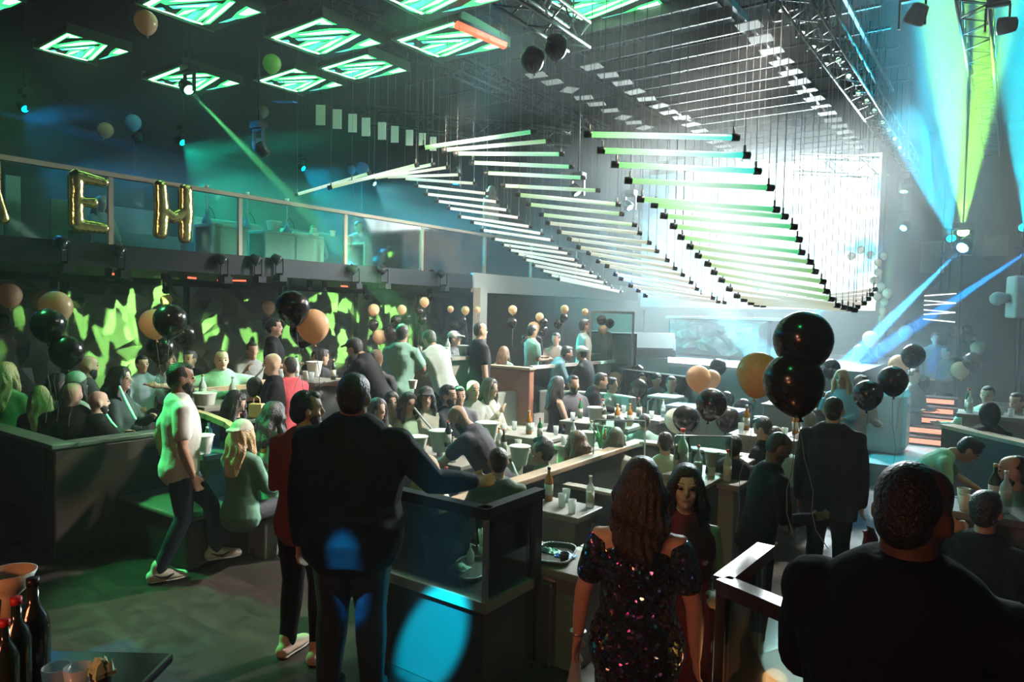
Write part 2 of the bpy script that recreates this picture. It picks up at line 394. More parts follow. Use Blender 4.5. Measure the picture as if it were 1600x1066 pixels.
# px, py, d, target px,py,d, colour, energy, angle, scale, label
FX = [
 (1505, 362, 15.5, 1512, -80, 10.0, (.35, 1, .12), 330000, 15, 1.3, 'stage-end moving head throwing a tall yellow-green beam upward', 60),
 (1486, 372, 14.9, 1390, -80, 10.0, (.0, .65, 1), 130000, 22, 1.0, 'moving head beside the green one with a wide cyan beam rising left', 20),
 (1503, 388, 14.0, 1290, 600, 12.0, (.06, .45, 1), 420000, 3.6, 1.2, 'moving head under the green lamp shooting a sharp white-blue beam down left', 60),
 (1411, 357, 15.0, 1290, 475, 14.0, (.06, .5, 1), 160000, 3.2, .8, 'small moving head with a short blue beam beside the screen edge', 50),
 (1412, 300, 15.0, 1380, 480, 14.6, (.1, 1, .4), 50000, 3, .8, 'small moving head with a narrow green beam above the blue one', 40),
 (1618, 385, 11.5, 1400, 530, 12.0, (.0, .3, 1), 230000, 5.5, 1.1, 'moving head at the right edge with a broad deep blue beam', 20),
 (1600, 355, 15.5, 1640, -80, 10.2, (.0, .7, .9), 240000, 16, 1.1, 'far right moving head washing cyan light upward', 20),
 (296, 141, 11.6, 520, 375, 9.7, (.15, 1, .3), 330000, 3.0, .9, 'moving head under the small ceiling screens sending a green beam down right', 20),
 (712, 288, 15.0, 690, 520, 15, (.0, .25, 1), 50000, 9, .7, 'small round blue lamp glowing behind the balcony booths', 30),
 (903, 303, 12.6, 1010, 470, 12.0, (.25, .7, 1), 420000, 3.4, .8, 'moving head behind the middle tubes with a white-blue beam', 30),
 (985, 325, 15.0, 1060, 410, 14.0, (.2, .7, 1), 260000, 7, .8, 'moving head near the stage with a short fanned blue beam', 30),
 (-30, 168, 9.0, 330, 262, 9.8, (.0, .25, 1), 30000, 6, .9, 'moving head beyond the left edge with a faint blue beam', 10),
 (404, 228, 11.2, 150, -60, 12, (.1, .5, 1), 60, 8, .8, 'small moving head over the balcony with a bright blue lens', 30),
 (1215, 8, 9.6, 1212, -200, 9, (.05, .4, 1), 60, 20, .8, 'ceiling moving head with a blue lens at the top of the rig', 14),
 (1425, 38, 9.3, 1200, 500, 12, (.05, .45, 1), 60, 10, 1., 'ceiling moving head with a pale blue lens on the right rig', 14),
 (1558, 42, 8.5, 1440, 60, 9, (.2, 1, .6), 30, 30, .8, 'ceiling moving head with a mint green lens at the top right', 5),
 (1222, 17, 9.5, 1222, 900, 8.6, (.8, 1, 1), 0, 10, .5, 'small downlight on the right rig, nearest of its row', 2),
 (1240, 33, 9.8, 1240, 900, 8.6, (.8, 1, 1), 0, 10, .5, 'small downlight on the right rig, second from the top', 2),
 (1253, 52, 10.2, 1253, 900, 8.6, (.8, 1, 1), 0, 10, .5, 'small downlight on the right rig, third from the top', 2),
 (1270, 74, 10.6, 1270, 900, 8.6, (.8, 1, 1), 0, 10, .5, 'small downlight on the right rig, fourth from the top', 2),
 (1290, 101, 11.0, 1290, 900, 8.6, (.8, 1, 1), 0, 10, .5, 'small downlight on the right rig, fifth from the top', 2),
]
for i, q in enumerate(FX):
    fixture('moving_head_light' if q[8] else 'downlight', at(q[0], q[1], q[2]), at(q[3], q[4], q[5]), q[6], q[7] if q[7] > 100 else 0, q[8], q[10], 'light',
            'moving heads on the rigs' if q[7] else 'downlights on the right rig', q[9], lens=q[11], blend=1.0 if q[8] >= 12 else .5, mount='stand' if 'upward' in q[10] or 'rising' in q[10] else 'rod')
for i, (x, y) in enumerate([(1310, 93), (1326, 119), (1341, 145), (1354, 158), (1366, 173), (1379, 191), (1388, 203), (1398, 217), (1406, 231), (1414, 241)]):
    fixture('par_can', at(x, y, 11 + i * .6), at(x - 60, y + 200, 9), (.4, 1, .5), 0, 10, 'small par can with green lens in the diagonal row, number %s from the top' % ['one', 'two', 'three', 'four', 'five', 'six', 'seven', 'eight', 'nine', 'ten'][i],
            'light', 'par cans on the right rig', .42, lens=3, mount='rod')
# black spotlights clamped along the balcony fascia
for i, (x, y) in enumerate([(103, 385), (192, 397), (352, 410), (405, 410), (438, 409), (557, 424), (602, 425), (694, 431)]):
    p = atz(x, y, 0); k = (-9.6) / p[0]; p = CAM + (p - CAM) * k
    t = fixture('balcony_spotlight', p, p + Vector((1.6, .9, -1.2)), (1, 1, 1), 0, 10,
            'black spotlight clamped to the balcony edge, %s from the left' % ['first', 'second', 'third', 'fourth', 'fifth', 'sixth', 'seventh', 'eighth'][i],
            'light', 'spotlights on the balcony edge', .62, lens=0, mount='floor')
# ---------------------------------------------------------------- trusses
def truss(name, a, b, w, label, group=None, m=None):
    a = Vector(a); b = Vector(b); L = (b - a).length; t = (b - a).normalized()
    sd = t.cross(Vector((0, 0, 1))).normalized(); u = sd.cross(t)
    mb = MB(); C4 = [sd * w / 2 * i + u * w / 2 * j for i, j in ((-1, -1), (1, -1), (1, 1), (-1, 1))]
    for c in C4: mb.tube(a + c, b + c, .022, 6)
    n = max(2, int(L / w)); 
    for k in range(4):
        c1, c2 = C4[k], C4[(k + 1) % 4]
        for i in range(n):
            p, q = a + t * (L * i / n), a + t * (L * (i + 1) / n)
            if i % 2: c1, c2 = C4[(k + 1) % 4], C4[k]
            else: c1, c2 = C4[k], C4[(k + 1) % 4]
            mb.tube(p + c1, q + c2, .012, 5)
    for f in (.1, .9):
        p = a + (b - a) * f; mb.tube(p + u * w / 2, Vector((p.x, p.y, ZC)), .008, 5)
    return tag(mb.build(name, m or BMETAL), label, 'truss', group)
TRM = mat('truss_aluminium', (.35, .37, .37), .35, .8)
truss('lighting_truss', at(1238, 257, 14.5), at(1366, 262, 14.5), .34, 'short lattice truss in front of the bright screen', m=TRM)
truss('lighting_truss', at(790, -20, 7.4), at(905, 58, 8.9), .3, 'lattice truss beside the black balloons at the ceiling', m=TRM)
truss('lighting_truss', (-2.35, 5.5, 6.3), (-2.35, 22, 6.3), .35, 'long dark truss running beside the slatted ceiling to the stage', m=BMETAL)
truss('lighting_truss', (-.6, 6, 6.6), (-.6, 22, 6.6), .35, 'dark truss high over the right side of the room', m=BMETAL)
truss('lighting_truss', (-8.6, 4.2, 6.75), (-8.6, 16, 6.75), .3, 'dark truss behind the green ceiling screens', m=BMETAL)
truss('lighting_truss', (-10.6, 9.6, 6.0), (-7.2, 12.0, 5.6), .3, 'dark truss carrying the row of hanging white cards', m=BMETAL)
# ---------------------------------------------------------------- green ceiling screens
W1 = emis('screen_white', (.55, 1.0, .66), 5.5); G1 = emis('screen_green', (.04, .85, .18), 2.6); C1 = emis('screen_cyan', (.1, .8, .6), 1.8)
SH_PX = [ # streaks of the screen picture: colour, outline (quarter-pixel units of the photo, traced on one screen)
 (1, [(180, 208), (470, 176), (610, 180), (655, 210), (400, 222), (225, 232)]), (0, [(260, 212), (470, 190), (590, 192), (610, 204), (400, 214)]),
 (2, [(245, 240), (570, 228), (548, 250), (270, 256)]), (0, [(290, 244), (520, 236), (500, 246)]),
 (1, [(262, 296), (330, 258), (470, 256), (380, 280), (300, 318)]), (2, [(300, 322), (400, 276), (462, 268), (410, 312), (350, 336)]), (0, [(286, 294), (340, 270), (420, 262), (350, 284)]),
 (1, [(352, 336), (470, 262), (570, 232), (600, 236), (500, 300), (400, 346)]), (0, [(400, 330), (500, 266), (566, 242), (490, 296)]),
 (1, [(420, 352), (560, 262), (640, 214), (698, 222), (610, 276), (480, 350)]), (0, [(450, 344), (570, 272), (650, 226), (682, 228), (590, 280), (480, 340)]),
 (1, [(620, 330), (680, 286), (760, 250), (845, 288), (720, 318)]), (0, [(690, 296), (765, 262), (826, 288), (730, 304)]),
 (1, [(372, 146), (408, 104), (512, 150)]), (0, [(396, 140), (412, 114), (480, 146)]),
 (1, [(62, 232), (400, 98), (440, 112), (130, 244)]), (0, [(80, 226), (402, 104), (424, 114), (116, 236)]),
 (0, [(100, 240), (112, 238), (440, 348), (430, 352)]), (2, [(150, 250), (200, 248), (215, 262), (175, 262)]), (2, [(540, 345), (640, 318), (700, 316), (600, 340)])]
SHARD = []
for c_, pts_ in SH_PX:
    q_ = []
    for x_, y_ in pts_:
        p_ = atz(400 + x_ / 4, y_ / 4, 6.4); q_.append((min(.985, max(.015, (p_.x + 9.60) / 1.38)), min(.985, max(.015, (p_.y - 6.70) / 1.48))))
    SHARD.append((c_, q_))
def screen_panel(x0, x1, y0, y1, label, z=6.4):
    t = empty('ceiling_screen', ((x0 + x1) / 2, (y0 + y1) / 2, z), 0, label, 'screen', 'green ceiling screens')
    a, b = (x1 - x0) / 2, (y1 - y0) / 2
    bevel(MB().box(-a, a, -b, b, .0, .09).build('housing', mat('screen_housing', (.02, .022, .022), .35), t), .01)
    for k in range(3):
        mb = MB()
        for c, pts in SHARD:
            if c != k: continue
            zz = -.004 if k else -.007
            n = len(pts); vs = [(-a + u * 2 * a, -b + v * 2 * b, zz) for u, v in pts] + [(-a + u * 2 * a, -b + v * 2 * b, 0) for u, v in pts]
            mb.add(vs, [tuple(range(n - 1, -1, -1))] + [(i, (i + 1) % n, n + (i + 1) % n, n + i) for i in range(n)])
        o = mb.build('picture', (W1, G1, C1)[k], t)
    fr = MB()
    for e in ((-a - .02, -a, -b, b), (a, a + .02, -b, b)): MB().box(e[0], e[1], e[2], e[3], -.02, .14).build('rim', mat('rim_metal', (.1, .2, .12), .3, .6), t)
    for sx in (-1, 1):
        for sy in (-1, 1): MB().tube((sx * a * .9, sy * b * .9, .09), (sx * a * .9, sy * b * .9, ZC - z), .006, 6).build('hanger', BMETAL, t)
for q in [(-10.1, -8.85, 5.05, 6.25, 'large green-lit ceiling screen at the top, above the highest balloon'),
          (-9.6, -8.25, 6.77, 8.0, 'green ceiling screen with a bright white south edge above the green-lit balloon'),
          (-13.3, -12.1, 5.0, 6.0, 'small green ceiling screen farthest to the left'),
          (-13.35, -12.0, 6.8, 8.0, 'green ceiling screen from under which the green beam starts'),
          (-11.6, -10.4, 7.95, 9.1, 'green ceiling screen right behind the green-lit balloon'),
          (-10.05, -8.8, 8.15, 9.15, 'green ceiling screen next to the blue lit card'),
          (-8.0, -6.65, 7.9, 9.15, 'green ceiling screen crossed by the red light bar'),
          (-7.07, -5.7, 6.5, 7.75, 'green ceiling screen at the top centre of the room'),
          (-5.26, -3.98, 7.85, 9.13, 'green ceiling screen next to the slatted ceiling'),
          (-12.6, -11.4, 3.1, 4.2, 'dim green ceiling screen edge at the top left corner')]:
    screen_panel(*q)
rb = empty('red_light_bar', at(750, 53, 10.15), 0, 'glowing red-orange light bar across a ceiling screen', 'light')
p0, p1 = at(712, 38, 9.9) - at(750, 53, 10.15), at(790, 72, 10.3) - at(750, 53, 10.15)
MB().beam(p0, p1, .10, .07).build('tube', emis('red_bar', (1, .13, .05), 2.6), rb)
MB().beam(p0 + Vector((0, 0, .06)), p1 + Vector((0, 0, .06)), .12, .04).build('housing', BMETAL, rb)
MB().tube(p0 * .8 + Vector((0, 0, .05)), p0 * .8 + Vector((0, 0, 7.6 - rb.location.z)), .006).tube(p1 * .8 + Vector((0, 0, .05)), p1 * .8 + Vector((0, 0, 7.6 - rb.location.z)), .006).build('hanger', BMETAL, rb)
# ---------------------------------------------------------------- slatted ceiling with white cards
SL = mat('perforated_slat', (.10, .105, .105), .45, .3, var=.5, vscale=30)
CARD = mat('white_card', (.75, .73, .70), .5)
ts = empty('slatted_ceiling', (-4.5, 16, 6.25), 0, 'long run of dark ceiling slats leading toward the stage', 'ceiling slats')
for i in range(25):
    y = 9.0 + i * .56
    MB().box(-1.25, 1.25, y - .02 - 16, y + .02 - 16, 0, .16).build('slat', SL, ts)
MB().box(-1.3, -1.25, 8.9 - 16, 22.6 - 16, .1, .2).box(1.25, 1.3, 8.9 - 16, 22.6 - 16, .1, .2).build('edge_beam', BMETAL, ts)
hg = MB()
for x in (-1.27, 1.27):
    for y in range(-6, 7, 2): hg.tube((x, y, .15), (x, y, ZC - 6.25), .006, 5)
hg.build('hanger', BMETAL, ts)
c0 = MB().box(-.16, .16, -.12, .12, 0, .012).mesh('card')
c0.materials.append(CARD)
def card(p, rz, tilt, label, grp, me=c0):
    o = bpy.data.objects.new('hanging_card', me); COL.objects.link(o); o.location = p
    o.rotation_euler = (tilt, 0, rz); tag(o, label, 'card', grp)
    h = MB()
    h.tube((0, 0, 0), (0, 0, ZC - p[2]), .003, 4)
    h.build('string', BMETAL, o)
    return o
NUM = 'first second third fourth fifth sixth seventh eighth ninth tenth eleventh twelfth thirteenth fourteenth fifteenth sixteenth seventeenth eighteenth nineteenth twentieth twenty-first twenty-second twenty-third twenty-fourth'.split()
for i in range(23):
    card((-3.12, 9.9 + i * .56, 6.22), random.uniform(-.15, .15), random.uniform(-.1, .1), 'white card hanging at the right ends of the ceiling slats, %s from the camera' % NUM[i], 'white cards at the right slat ends')
for i, (x, y) in enumerate([(925, 105), (950, 118), (973, 130), (992, 144), (1010, 155), (1030, 166), (1045, 176), (1065, 184), (1080, 195), (1093, 205), (1117, 222), (1130, 229), (1142, 235), (1165, 250)]):
    card(atz(x, y, 6.2), random.uniform(-.3, .3), 0, 'white card in the middle row hanging left of the slats, %s from the camera' % NUM[i], 'white cards in the middle row')
for i, (x, y) in enumerate([(838, 118), (863, 129), (890, 141), (912, 153), (932, 163), (953, 173), (974, 184), (990, 192), (1007, 200)]):
    card(atz(x, y, 6.15), [.2, .1, -.6, .3, .3, .3, -.6, .3, -.4][i], 0, 'card hanging in the left ceiling row, %s from the black balloons' % NUM[i], 'cards in the left ceiling row')
cv = MB().box(-.07, .07, -.006, .006, -.30, .0).mesh('card'); cv.materials.append(CARD)
for i, (x, y, s) in enumerate([(501, 164, 1.1), (527, 171, 1.05), (551, 178, 1), (572, 184, 1), (597, 191, .95), (617, 197, .9), (640, 203, .85), (660, 208, .8), (677, 214, .75)]):
    o = card(at(x, y, 11.6), R(35), 0, 'narrow upright white card hanging under the truss, %s from the left' % NUM[i], 'upright white cards', cv); o.data = o.data.copy(); o.data.transform(Matrix.Diagonal((s, 1, s, 1)))
for lbl, x, y, m_ in (('blue lit card hanging near the ceiling screens', 445, 160, mat('card_painted_blue_lit', (.05, .3, .8), .5)),):  # blue light is put into the card's colour
    o = card(at(x, y, 11.0), .6, .2, lbl, 'stray cards', c0.copy()); o.data.materials[0] = m_
# ---------------------------------------------------------------- hanging light tubes
T1 = [(912,210,1155,215),(933,235,1172,243),(955,257,1189,268),(976,282,1209,294),(995,311,1218,328),(1017,320,1231,339),(1032,337,1245,355),(1047,353,1253,375),(1059,370,1257,395),(1073,385,1270,410),(1086,399,1278,425),(1101,412,1290,441),(1111,425,1295,456),(1123,437,1303,468),(1135,451,1312,478),(1147,462,1322,481),(1158,468,1331,483),(1169,473,1339,485),(1178,476,1343,480),(1188,477,1353,474),(1200,476,1360,467),(1212,474,1364,460),(1224,471,1370,452)]
T2 = [(655,232,838,205),(690,235,861,220),(708,240,882,241),(733,254,897,261),(755,270,915,278),(782,290,938,298),(805,304,970,320),(822,319,975,335),(842,335,995,352),(852,348,1003,365),(870,362,1018,380),(886,373,1030,393),(900,386,1046,407),(916,395,1058,420),(931,408,1070,430),(945,415,1083,442),(958,428,1092,452),(967,435,1100,462),(982,446,1117,466),(994,454,1125,472),(1005,462,1135,473)]
T3 = [(460,305,580,270),(512,294,655,257),(545,285,680,256),(580,279,703,261),(600,277,722,273),(628,279,745,287),(648,290,764,303),(663,303,781,316),(680,314,797,329),(698,325,815,341),(715,338,832,355),(735,347,850,366),(750,359,866,376),(768,373,878,389),(782,382,892,397),(793,390,903,407),(805,396,914,417),(817,405,926,427),(831,414,938,434),(844,422,948,443),(857,429,959,452),(870,436,973,457)]
def tubemat(name, a, b, st):
    if name in MATS: return MATS[name]
    m = mat(name, (.3, .3, .3), .4); nt = m.node_tree; bs = nt.nodes['Principled BSDF']
    tc = nt.nodes.new('ShaderNodeTexCoord'); sx = nt.nodes.new('ShaderNodeSeparateXYZ'); cr = nt.nodes.new('ShaderNodeValToRGB')
    cr.color_ramp.elements[0].color = (*a, 1); cr.color_ramp.elements[1].color = (*b, 1)
    mid = cr.color_ramp.elements.new(.45); mid.color = (.8, 1, .9, 1)
    nt.links.new(tc.outputs['Generated'], sx.inputs[0]); nt.links.new(sx.outputs[0], cr.inputs['Fac'])
    nt.links.new(cr.outputs['Color'], bs.inputs['Emission Color']); bs.inputs['Emission Strength'].default_value = st
    return m
TM = [tubemat('tube_green_cyan', (.2, .8, .15), (.0, .65, .55), 1.5), tubemat('tube_green', (.35, .85, .25), (.03, .6, .2), 1.2),
      tubemat('tube_lime', (.5, .8, .3), (.25, .6, .2), 1.0), tubemat('tube_cream', (.75, .75, .5), (.6, .6, .4), .9), tubemat('tube_white', (.9, .85, .75), (.85, .75, .65), .9)]
def light_tube(q, L, m, label, grp):
    d = L * F / math.hypot(q[2] - q[0], q[3] - q[1])
    a, b = at(q[0], q[1], d), at(q[2], q[3], d); c = (a + b) / 2; t = (b - a).normalized()
    e = empty('light_tube', c, 0, label, 'light tube', grp)
    MB().tube(a - c + t * .06, b - c - t * .06, .026, 10).build('tube', m, e)
    for p, s in ((a - c, 1), (b - c, -1)):
        MB().tube(p, p + t * s * .07, .034, 10).build('end_cap', BMETAL, e)
        k = p + t * s * .05
        MB().tube(k, k + Vector((0, 0, .09)), .011, 5).tube(k, k + Vector((0, 0, min(7.55, 6.9) - (c + k).z)), .0032, 4).build('cable', mat('cable_grey', (.25, .25, .24), .5), e)
for tb, nm in ((T1, 'right'), (T2, 'middle'), (T3, 'left')):
    for i, q in enumerate(tb):
        k = {'right': [0, 0, 0, 1, 1, 1, 1, 1, 1, 2, 2, 2, 2, 2, 3, 3, 3, 3, 4, 4, 4, 4, 4], 'middle': [1, 2, 1, 1, 1, 2, 2, 2, 2, 3, 3, 3, 3, 3, 3, 4, 4, 4, 4, 4, 4], 'left': [2] * 3 + [3] * 3 + [4] * 16}[nm][i]
        light_tube(q, 1.4, TM[k], 'glowing light tube in the %s wave hung over the floor, %s from the camera end' % (nm, NUM[i]), 'light tubes of the %s wave' % nm)
MB().box(-7.6, -1.9, 6.0, 15.5, 6.9, 6.93)
gr = MB()
for x in (-8.6, -7.0, -5.4, -3.8, -2.2): gr.beam((x, 4.5, 6.92), (x, 16.5, 6.92), .05, .05)
for y in range(5, 17): gr.beam((-10.6, y, 6.96), (-1.8, y, 6.96), .04, .04)
tag(gr.build('tube_grid', BMETAL), 'black metal grid under the ceiling from which the light tubes hang', 'grid')
# ---------------------------------------------------------------- crumpled panels
def crumple(name, o, ux, uy, nx, ny, amp, m, parent=None, seed=1, thick=.05):
    """faceted relief sheet of nx x ny cells spanned by ux, uy from corner o, with a flat back"""
    rnd = random.Random(seed); o = Vector(o); ux = Vector(ux); uy = Vector(uy); n = ux.cross(uy).normalized()
    vs = []
    for j in range(ny + 1):
        for i in range(nx + 1):
            e = i in (0, nx) or j in (0, ny)
            a = i / nx + (0 if e else rnd.uniform(-.35, .35) / nx); b = j / ny + (0 if e else rnd.uniform(-.35, .35) / ny)
            vs.append(o + ux * a + uy * b + n * (0 if e else rnd.uniform(0, amp)))
    fs = []
    for j in range(ny):
        for i in range(nx):
            q = j * (nx + 1) + i
            if rnd.random() < .5: fs += [(q, q + 1, q + nx + 2), (q, q + nx + 2, q + nx + 1)]
            else: fs += [(q, q + 1, q + nx + 1), (q + 1, q + nx + 2, q + nx + 1)]
    k = len(vs); vs += [o - n * thick, o + ux - n * thick, o + ux + uy - n * thick, o + uy - n * thick]
    c = (0, nx, (ny + 1) * (nx + 1) - 1, ny * (nx + 1))
    fs.append((k + 3, k + 2, k + 1, k))
    fs.append(tuple([k] + [k + 1] + list(range(nx, -1, -1))))
    fs.append(tuple([k + 2, k + 3] + list(range(c[3], c[2] + 1))))
    fs.append(tuple([k + 3, k] + [j * (nx + 1) for j in range(ny + 1)]))
    fs.append(tuple([k + 1, k + 2] + [j * (nx + 1) + nx for j in range(ny, -1, -1)]))
    mb = MB().add(vs, fs)
    return mb.build(name, m, parent)
FAC = mat('faceted_wall_panel', (.22, .23, .2), .32, .1)
for i, y in enumerate([1.2, 3.6, 6.0, 8.4, 10.8, 13.2, 15.6]):
    o = crumple('wall_panel', (-14.5, y, .5), (0, 2.25, 0), (0, 0, 2.1), 9, 8, .22, FAC, seed=i + 3)
    tag(o, 'faceted relief panel on the wall under the balcony, %s from the left' % NUM[i], 'wall panel', 'faceted wall panels')
for i, (y, z) in enumerate([(2.5, 1.9), (5.2, 1.6), (6.9, 2.1), (9.3, 1.7), (11.4, 2.0), (13.5, 1.8)]):
    fixture('green_uplight', (-11.6, y - .6, 2.45), (-14.4, y + .7, z - .3), (.40, 1, .22), [4000, 4000, 5000, 5000, 6000, 5000][i], [44, 40, 44, 36, 34, 30][i],
            'small green spotlight under the balcony, %s from the left' % NUM[i], 'light', 'green spotlights under the balcony', .5, lens=0, blend=.15, gobo=i + 1)
    pass
for i, (y, z, c, e_) in enumerate([(5.4, 5.2, (0, .4, 1), 700), (8.2, 4.6, (0, .9, .6), 5000), (11.2, 4.2, (0, .6, 1), 9000), (13.5, 4.4, (.2, .8, .9), 11000), (2.0, 4.8, (.0, .2, .8), 200)]):  # fixtures added to backlight the balcony guests and smoke
    fixture('added_balcony_wash', (-13.9, y - .3, 5.5), (-10.6, y + .5, 3.4), c, e_, 70,
            'added wash light over the upper balcony, %s from the left' % ['second', 'third', 'fourth', 'fifth', 'first'][i], 'light', 'added wash lights over the balcony', .7, lens=6, mount='rod')
# red slit lamps under the balcony
for i, (x, y, w_) in enumerate([(300, 434, 12), (362, 438, 45), (538, 447, 9), (178, 428, 10)]):
    a = at(x - w_ / 2, y, 9.6); b = at(x + w_ / 2, y + 1, 9.7); k = (2.72 - CAM.z) / ((a - CAM).z)
    MBo = MB().beam(CAM + (a - CAM) * k, CAM + (b - CAM) * k, .04, .03).build('red_strip_light', emis('red_slit', (1, .12, .06), 3))
    tag(MBo, 'thin red strip light under the balcony, %s' % ['short one near the wide one', 'widest of the strips', 'shortest, to the right above the big black balloon', 'leftmost small one'][i], 'strip light', 'red strip lights under the balcony')
# ---------------------------------------------------------------- balcony details
BT = mat('balcony_table_laminate', (.4, .42, .38), .4)
def box_table(name, c, w, d, h, label, grp, m=BT, rz=0, t_=.05):
    t = empty(name, c, rz, label, 'table', grp)
    bevel(MB().box(-w / 2, w / 2, -d / 2, d / 2, h - t_, h).build('tabletop', m, t), .008)
    for sx in (-1, 1): MB().box(sx * w / 2 - (.05 if sx > 0 else 0), sx * w / 2 + (.05 if sx < 0 else 0), -d / 2, d / 2, 0, h - t_).build('side_panel', m, t)
    return t
def on_line(px, py, X):
    p = at(px, py, 1) - CAM; return CAM + p * (X / p.x)
for i, (px, X) in enumerate([(345, -10.4), (425, -10.5), (470, -10.5), (575, -10.5), (640, -10.6), (718, -10.5)]):
    p = on_line(px, 380, X)
    box_table('low_table', (p.x, p.y, 2.95), .5, .62, .55, 'pale box table behind the balcony glass, %s from the left' % NUM[i], 'tables on the balcony')
for i, y in enumerate([.9, 3.2, 5.8, 7.9, 10.0, 12.2, 14.4]):
    t = empty('balcony_sofa', (-12.0, y, 2.95), 0, 'sofa on the upper balcony, %s from the left' % NUM[i], 'sofa', 'sofas on the balcony')
    bevel(MB().box(-.35, .35, -.8, .8, 0, .42).build('seat', mat('balcony_leather', (.12, .13, .12), .4, var=.3), t), .05, 3)
    bevel(MB().box(-.55, -.35, -.8, .8, 0, .9).build('backrest', mat('balcony_leather', (.12, .13, .12)), t), .05, 3)
for i, (px, py, w_, h_, m_) in enumerate([(92, 330, 24, 35, 0), (20, 305, 20, 60, 1), (470, 380, 30, 34, 0)]):
    p = on_line(px, py, -10.9 - .3 * i); d = (p - CAM).dot(fw)
    o = MB().box(-.02, .02, -w_ / F * d / 2, w_ / F * d / 2, 2.95 - p.z, h_ / F * d * .5).build('menu_board', mat('board_green', (.25, .4, .3), .5), None); o.location = p
    tag(o, ['small grey-green board behind the foil letters', 'green lit board behind the cut-off foil letter', 'pale board behind the balcony glass'][i], 'board')
# foil letters
FOIL = mat('gold_foil', (.95, .72, .28), .16, 1.0, bump=.5, bscale=9)
def foil(name, cpx, cpy, hpx, strokes, label):
    c = on_line(cpx, cpy, -9.66); d = (c - CAM).dot(fw); s = hpx / F * d
    mb = MB()
    for st in strokes:
        mb.loft([(0, u * s, v * s) for u, v, r in st], [(.09 * s, r * 1.3 * s) for u, v, r in st], side=(1, 0, 0), n=16)
    o = remesh(mb, name, FOIL, .012, smooth=6)
    o.location = c; tag(o, label, 'foil balloon', 'gold foil letters on the railing')
    return o
def remesh(mb, name, m, vox, parent=None, smooth=3, fn=None, sf=.5):
    me = mb.mesh(name); o = bpy.data.objects.new(name, me); COL.objects.link(o)
    md = o.modifiers.new('r', 'REMESH'); md.mode = 'VOXEL'; md.voxel_size = vox; md.use_smooth_shade = True
    if smooth:
        s_ = o.modifiers.new('s', 'SMOOTH'); s_.iterations = smooth; s_.factor = sf
    dg = bpy.context.evaluated_depsgraph_get(); ev = o.evaluated_get(dg)
    nm = bpy.data.meshes.new_from_object(ev); o.modifiers.clear(); o.data = nm; bpy.data.meshes.remove(me)
    nm.name = name; nm.materials.clear(); nm.materials.append(m)
    if fn:
        for v in nm.vertices: v.co = fn(v.co)
    if parent: o.parent = parent
    return o
foil('foil_letter', 2, 299, 88, [[(-.12, .5, .09), (-.1, 0, .08), (.02, -.5, .09)]], 'gold foil letter cut off by the left picture edge')
foil('foil_letter', 138, 316, 90, [[(-.2, .42, .1), (-.2, 0, .1), (-.2, -.42, .1)], [(-.2, .43, .09), (.26, .38, .07)], [(-.2, -.42, .1), (.26, -.43, .08)], [(-.18, 0, .05), (.08, .0, .08)]], 'gold foil letter E tied to the balcony railing')
foil('foil_letter', 270, 331, 88, [[(-.23, .44, .09), (-.2, 0, .105), (-.23, -.42, .1)], [(.23, .44, .1), (.24, 0, .11), (.22, -.46, .09)], [(-.18, .0, .08), (0, -.1, .09), (.2, .0, .08)]], 'gold foil letter H tied to the balcony railing')
# ---------------------------------------------------------------- near left booth and bench
def block(name, x0, x1, y0, y1, z0, z1, m, label, cat, group=None, cap=None, capm=None, bw=.02):
    t = empty(name, ((x0 + x1) / 2, (y0 + y1) / 2, z0), 0, label, cat, group)
    a, b = (x1 - x0) / 2, (y1 - y0) / 2
    bevel(MB().box(-a, a, -b, b, 0, z1 - z0).build('body', m, t), bw)
    if cap:
        bevel(MB().box(-a - .02, a + .02, -b - .02, b + .02, z1 - z0, z1 - z0 + cap).build('top_rail', capm, t), .008)
    return t
GREENTOP = mat('green_leather_top', (.06, .10, .07), .3, bump=.1)
block('booth_wall', -6.78, -6.64, 2.62, 4.6, 0, .97, WOODD, 'dark half wall of the left booth beside the walking man', 'partition', cap=.04, capm=GREENTOP)
block('booth_wall', -9.6, -6.8, 2.62, 2.76, 0, .97, WOODD, 'dark half wall running left from the booth corner', 'partition', cap=.04, capm=GREENTOP)
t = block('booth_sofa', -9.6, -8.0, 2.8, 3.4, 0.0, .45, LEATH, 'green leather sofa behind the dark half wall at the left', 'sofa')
b_ = MB().box(-.8, .8, -.3, -.14, .45, .92).build('backrest', mat('painted_lit_leather', (.25, .32, .22), .35), t); bevel(b_, .05, 3)  # lighter leather copy, the light on the backrest is in its colour
t = empty('bench', (-6.05, 3.5, 0), 0, 'low dark bench with a pale top edge and an arched end panel', 'bench')
bevel(MB().box(-.58, .52, -.32, .30, 0, .42).build('body', WOODD, t), .02)
bevel(MB().box(-.58, .55, -.35, .32, .42, .46).build('top', mat('bench_top', (.16, .14, .12), .25), t), .012)
pts = [Vector((x, .30, z)) for x, z in ((-.58, 1.19), (-.2, 1.17), (.12, 1.13), (.34, 1.05), (.46, .93), (.50, .78), (.50, .46))]
for a, b in zip(pts[:-1], pts[1:]): MB().beam(a, b + (b - a).normalized() * .02, .07, .05).build('arch_rim', mat('arch_trim', (.36, .26, .15), .4, var=.3), t)
n = len(pts); vs = [p + Vector((-.01, s_, -.01)) for s_ in (-.006, .006) for p in pts + [Vector((-.58, .30, .46))]]; n += 1
MB().add(vs, [tuple(range(n - 1, -1, -1)), tuple(range(n, 2 * n))] + [(i, (i + 1) % n, n + (i + 1) % n, n + i) for i in range(n)]).build('end_panel', glass('blue_glass', (.35, .65, 1.0), .2), t)
block('arm_wall', -6.0, -5.4, 4.0, 4.6, 0, .5, WOODD, 'dark seat block behind the arched bench panel', 'seat')
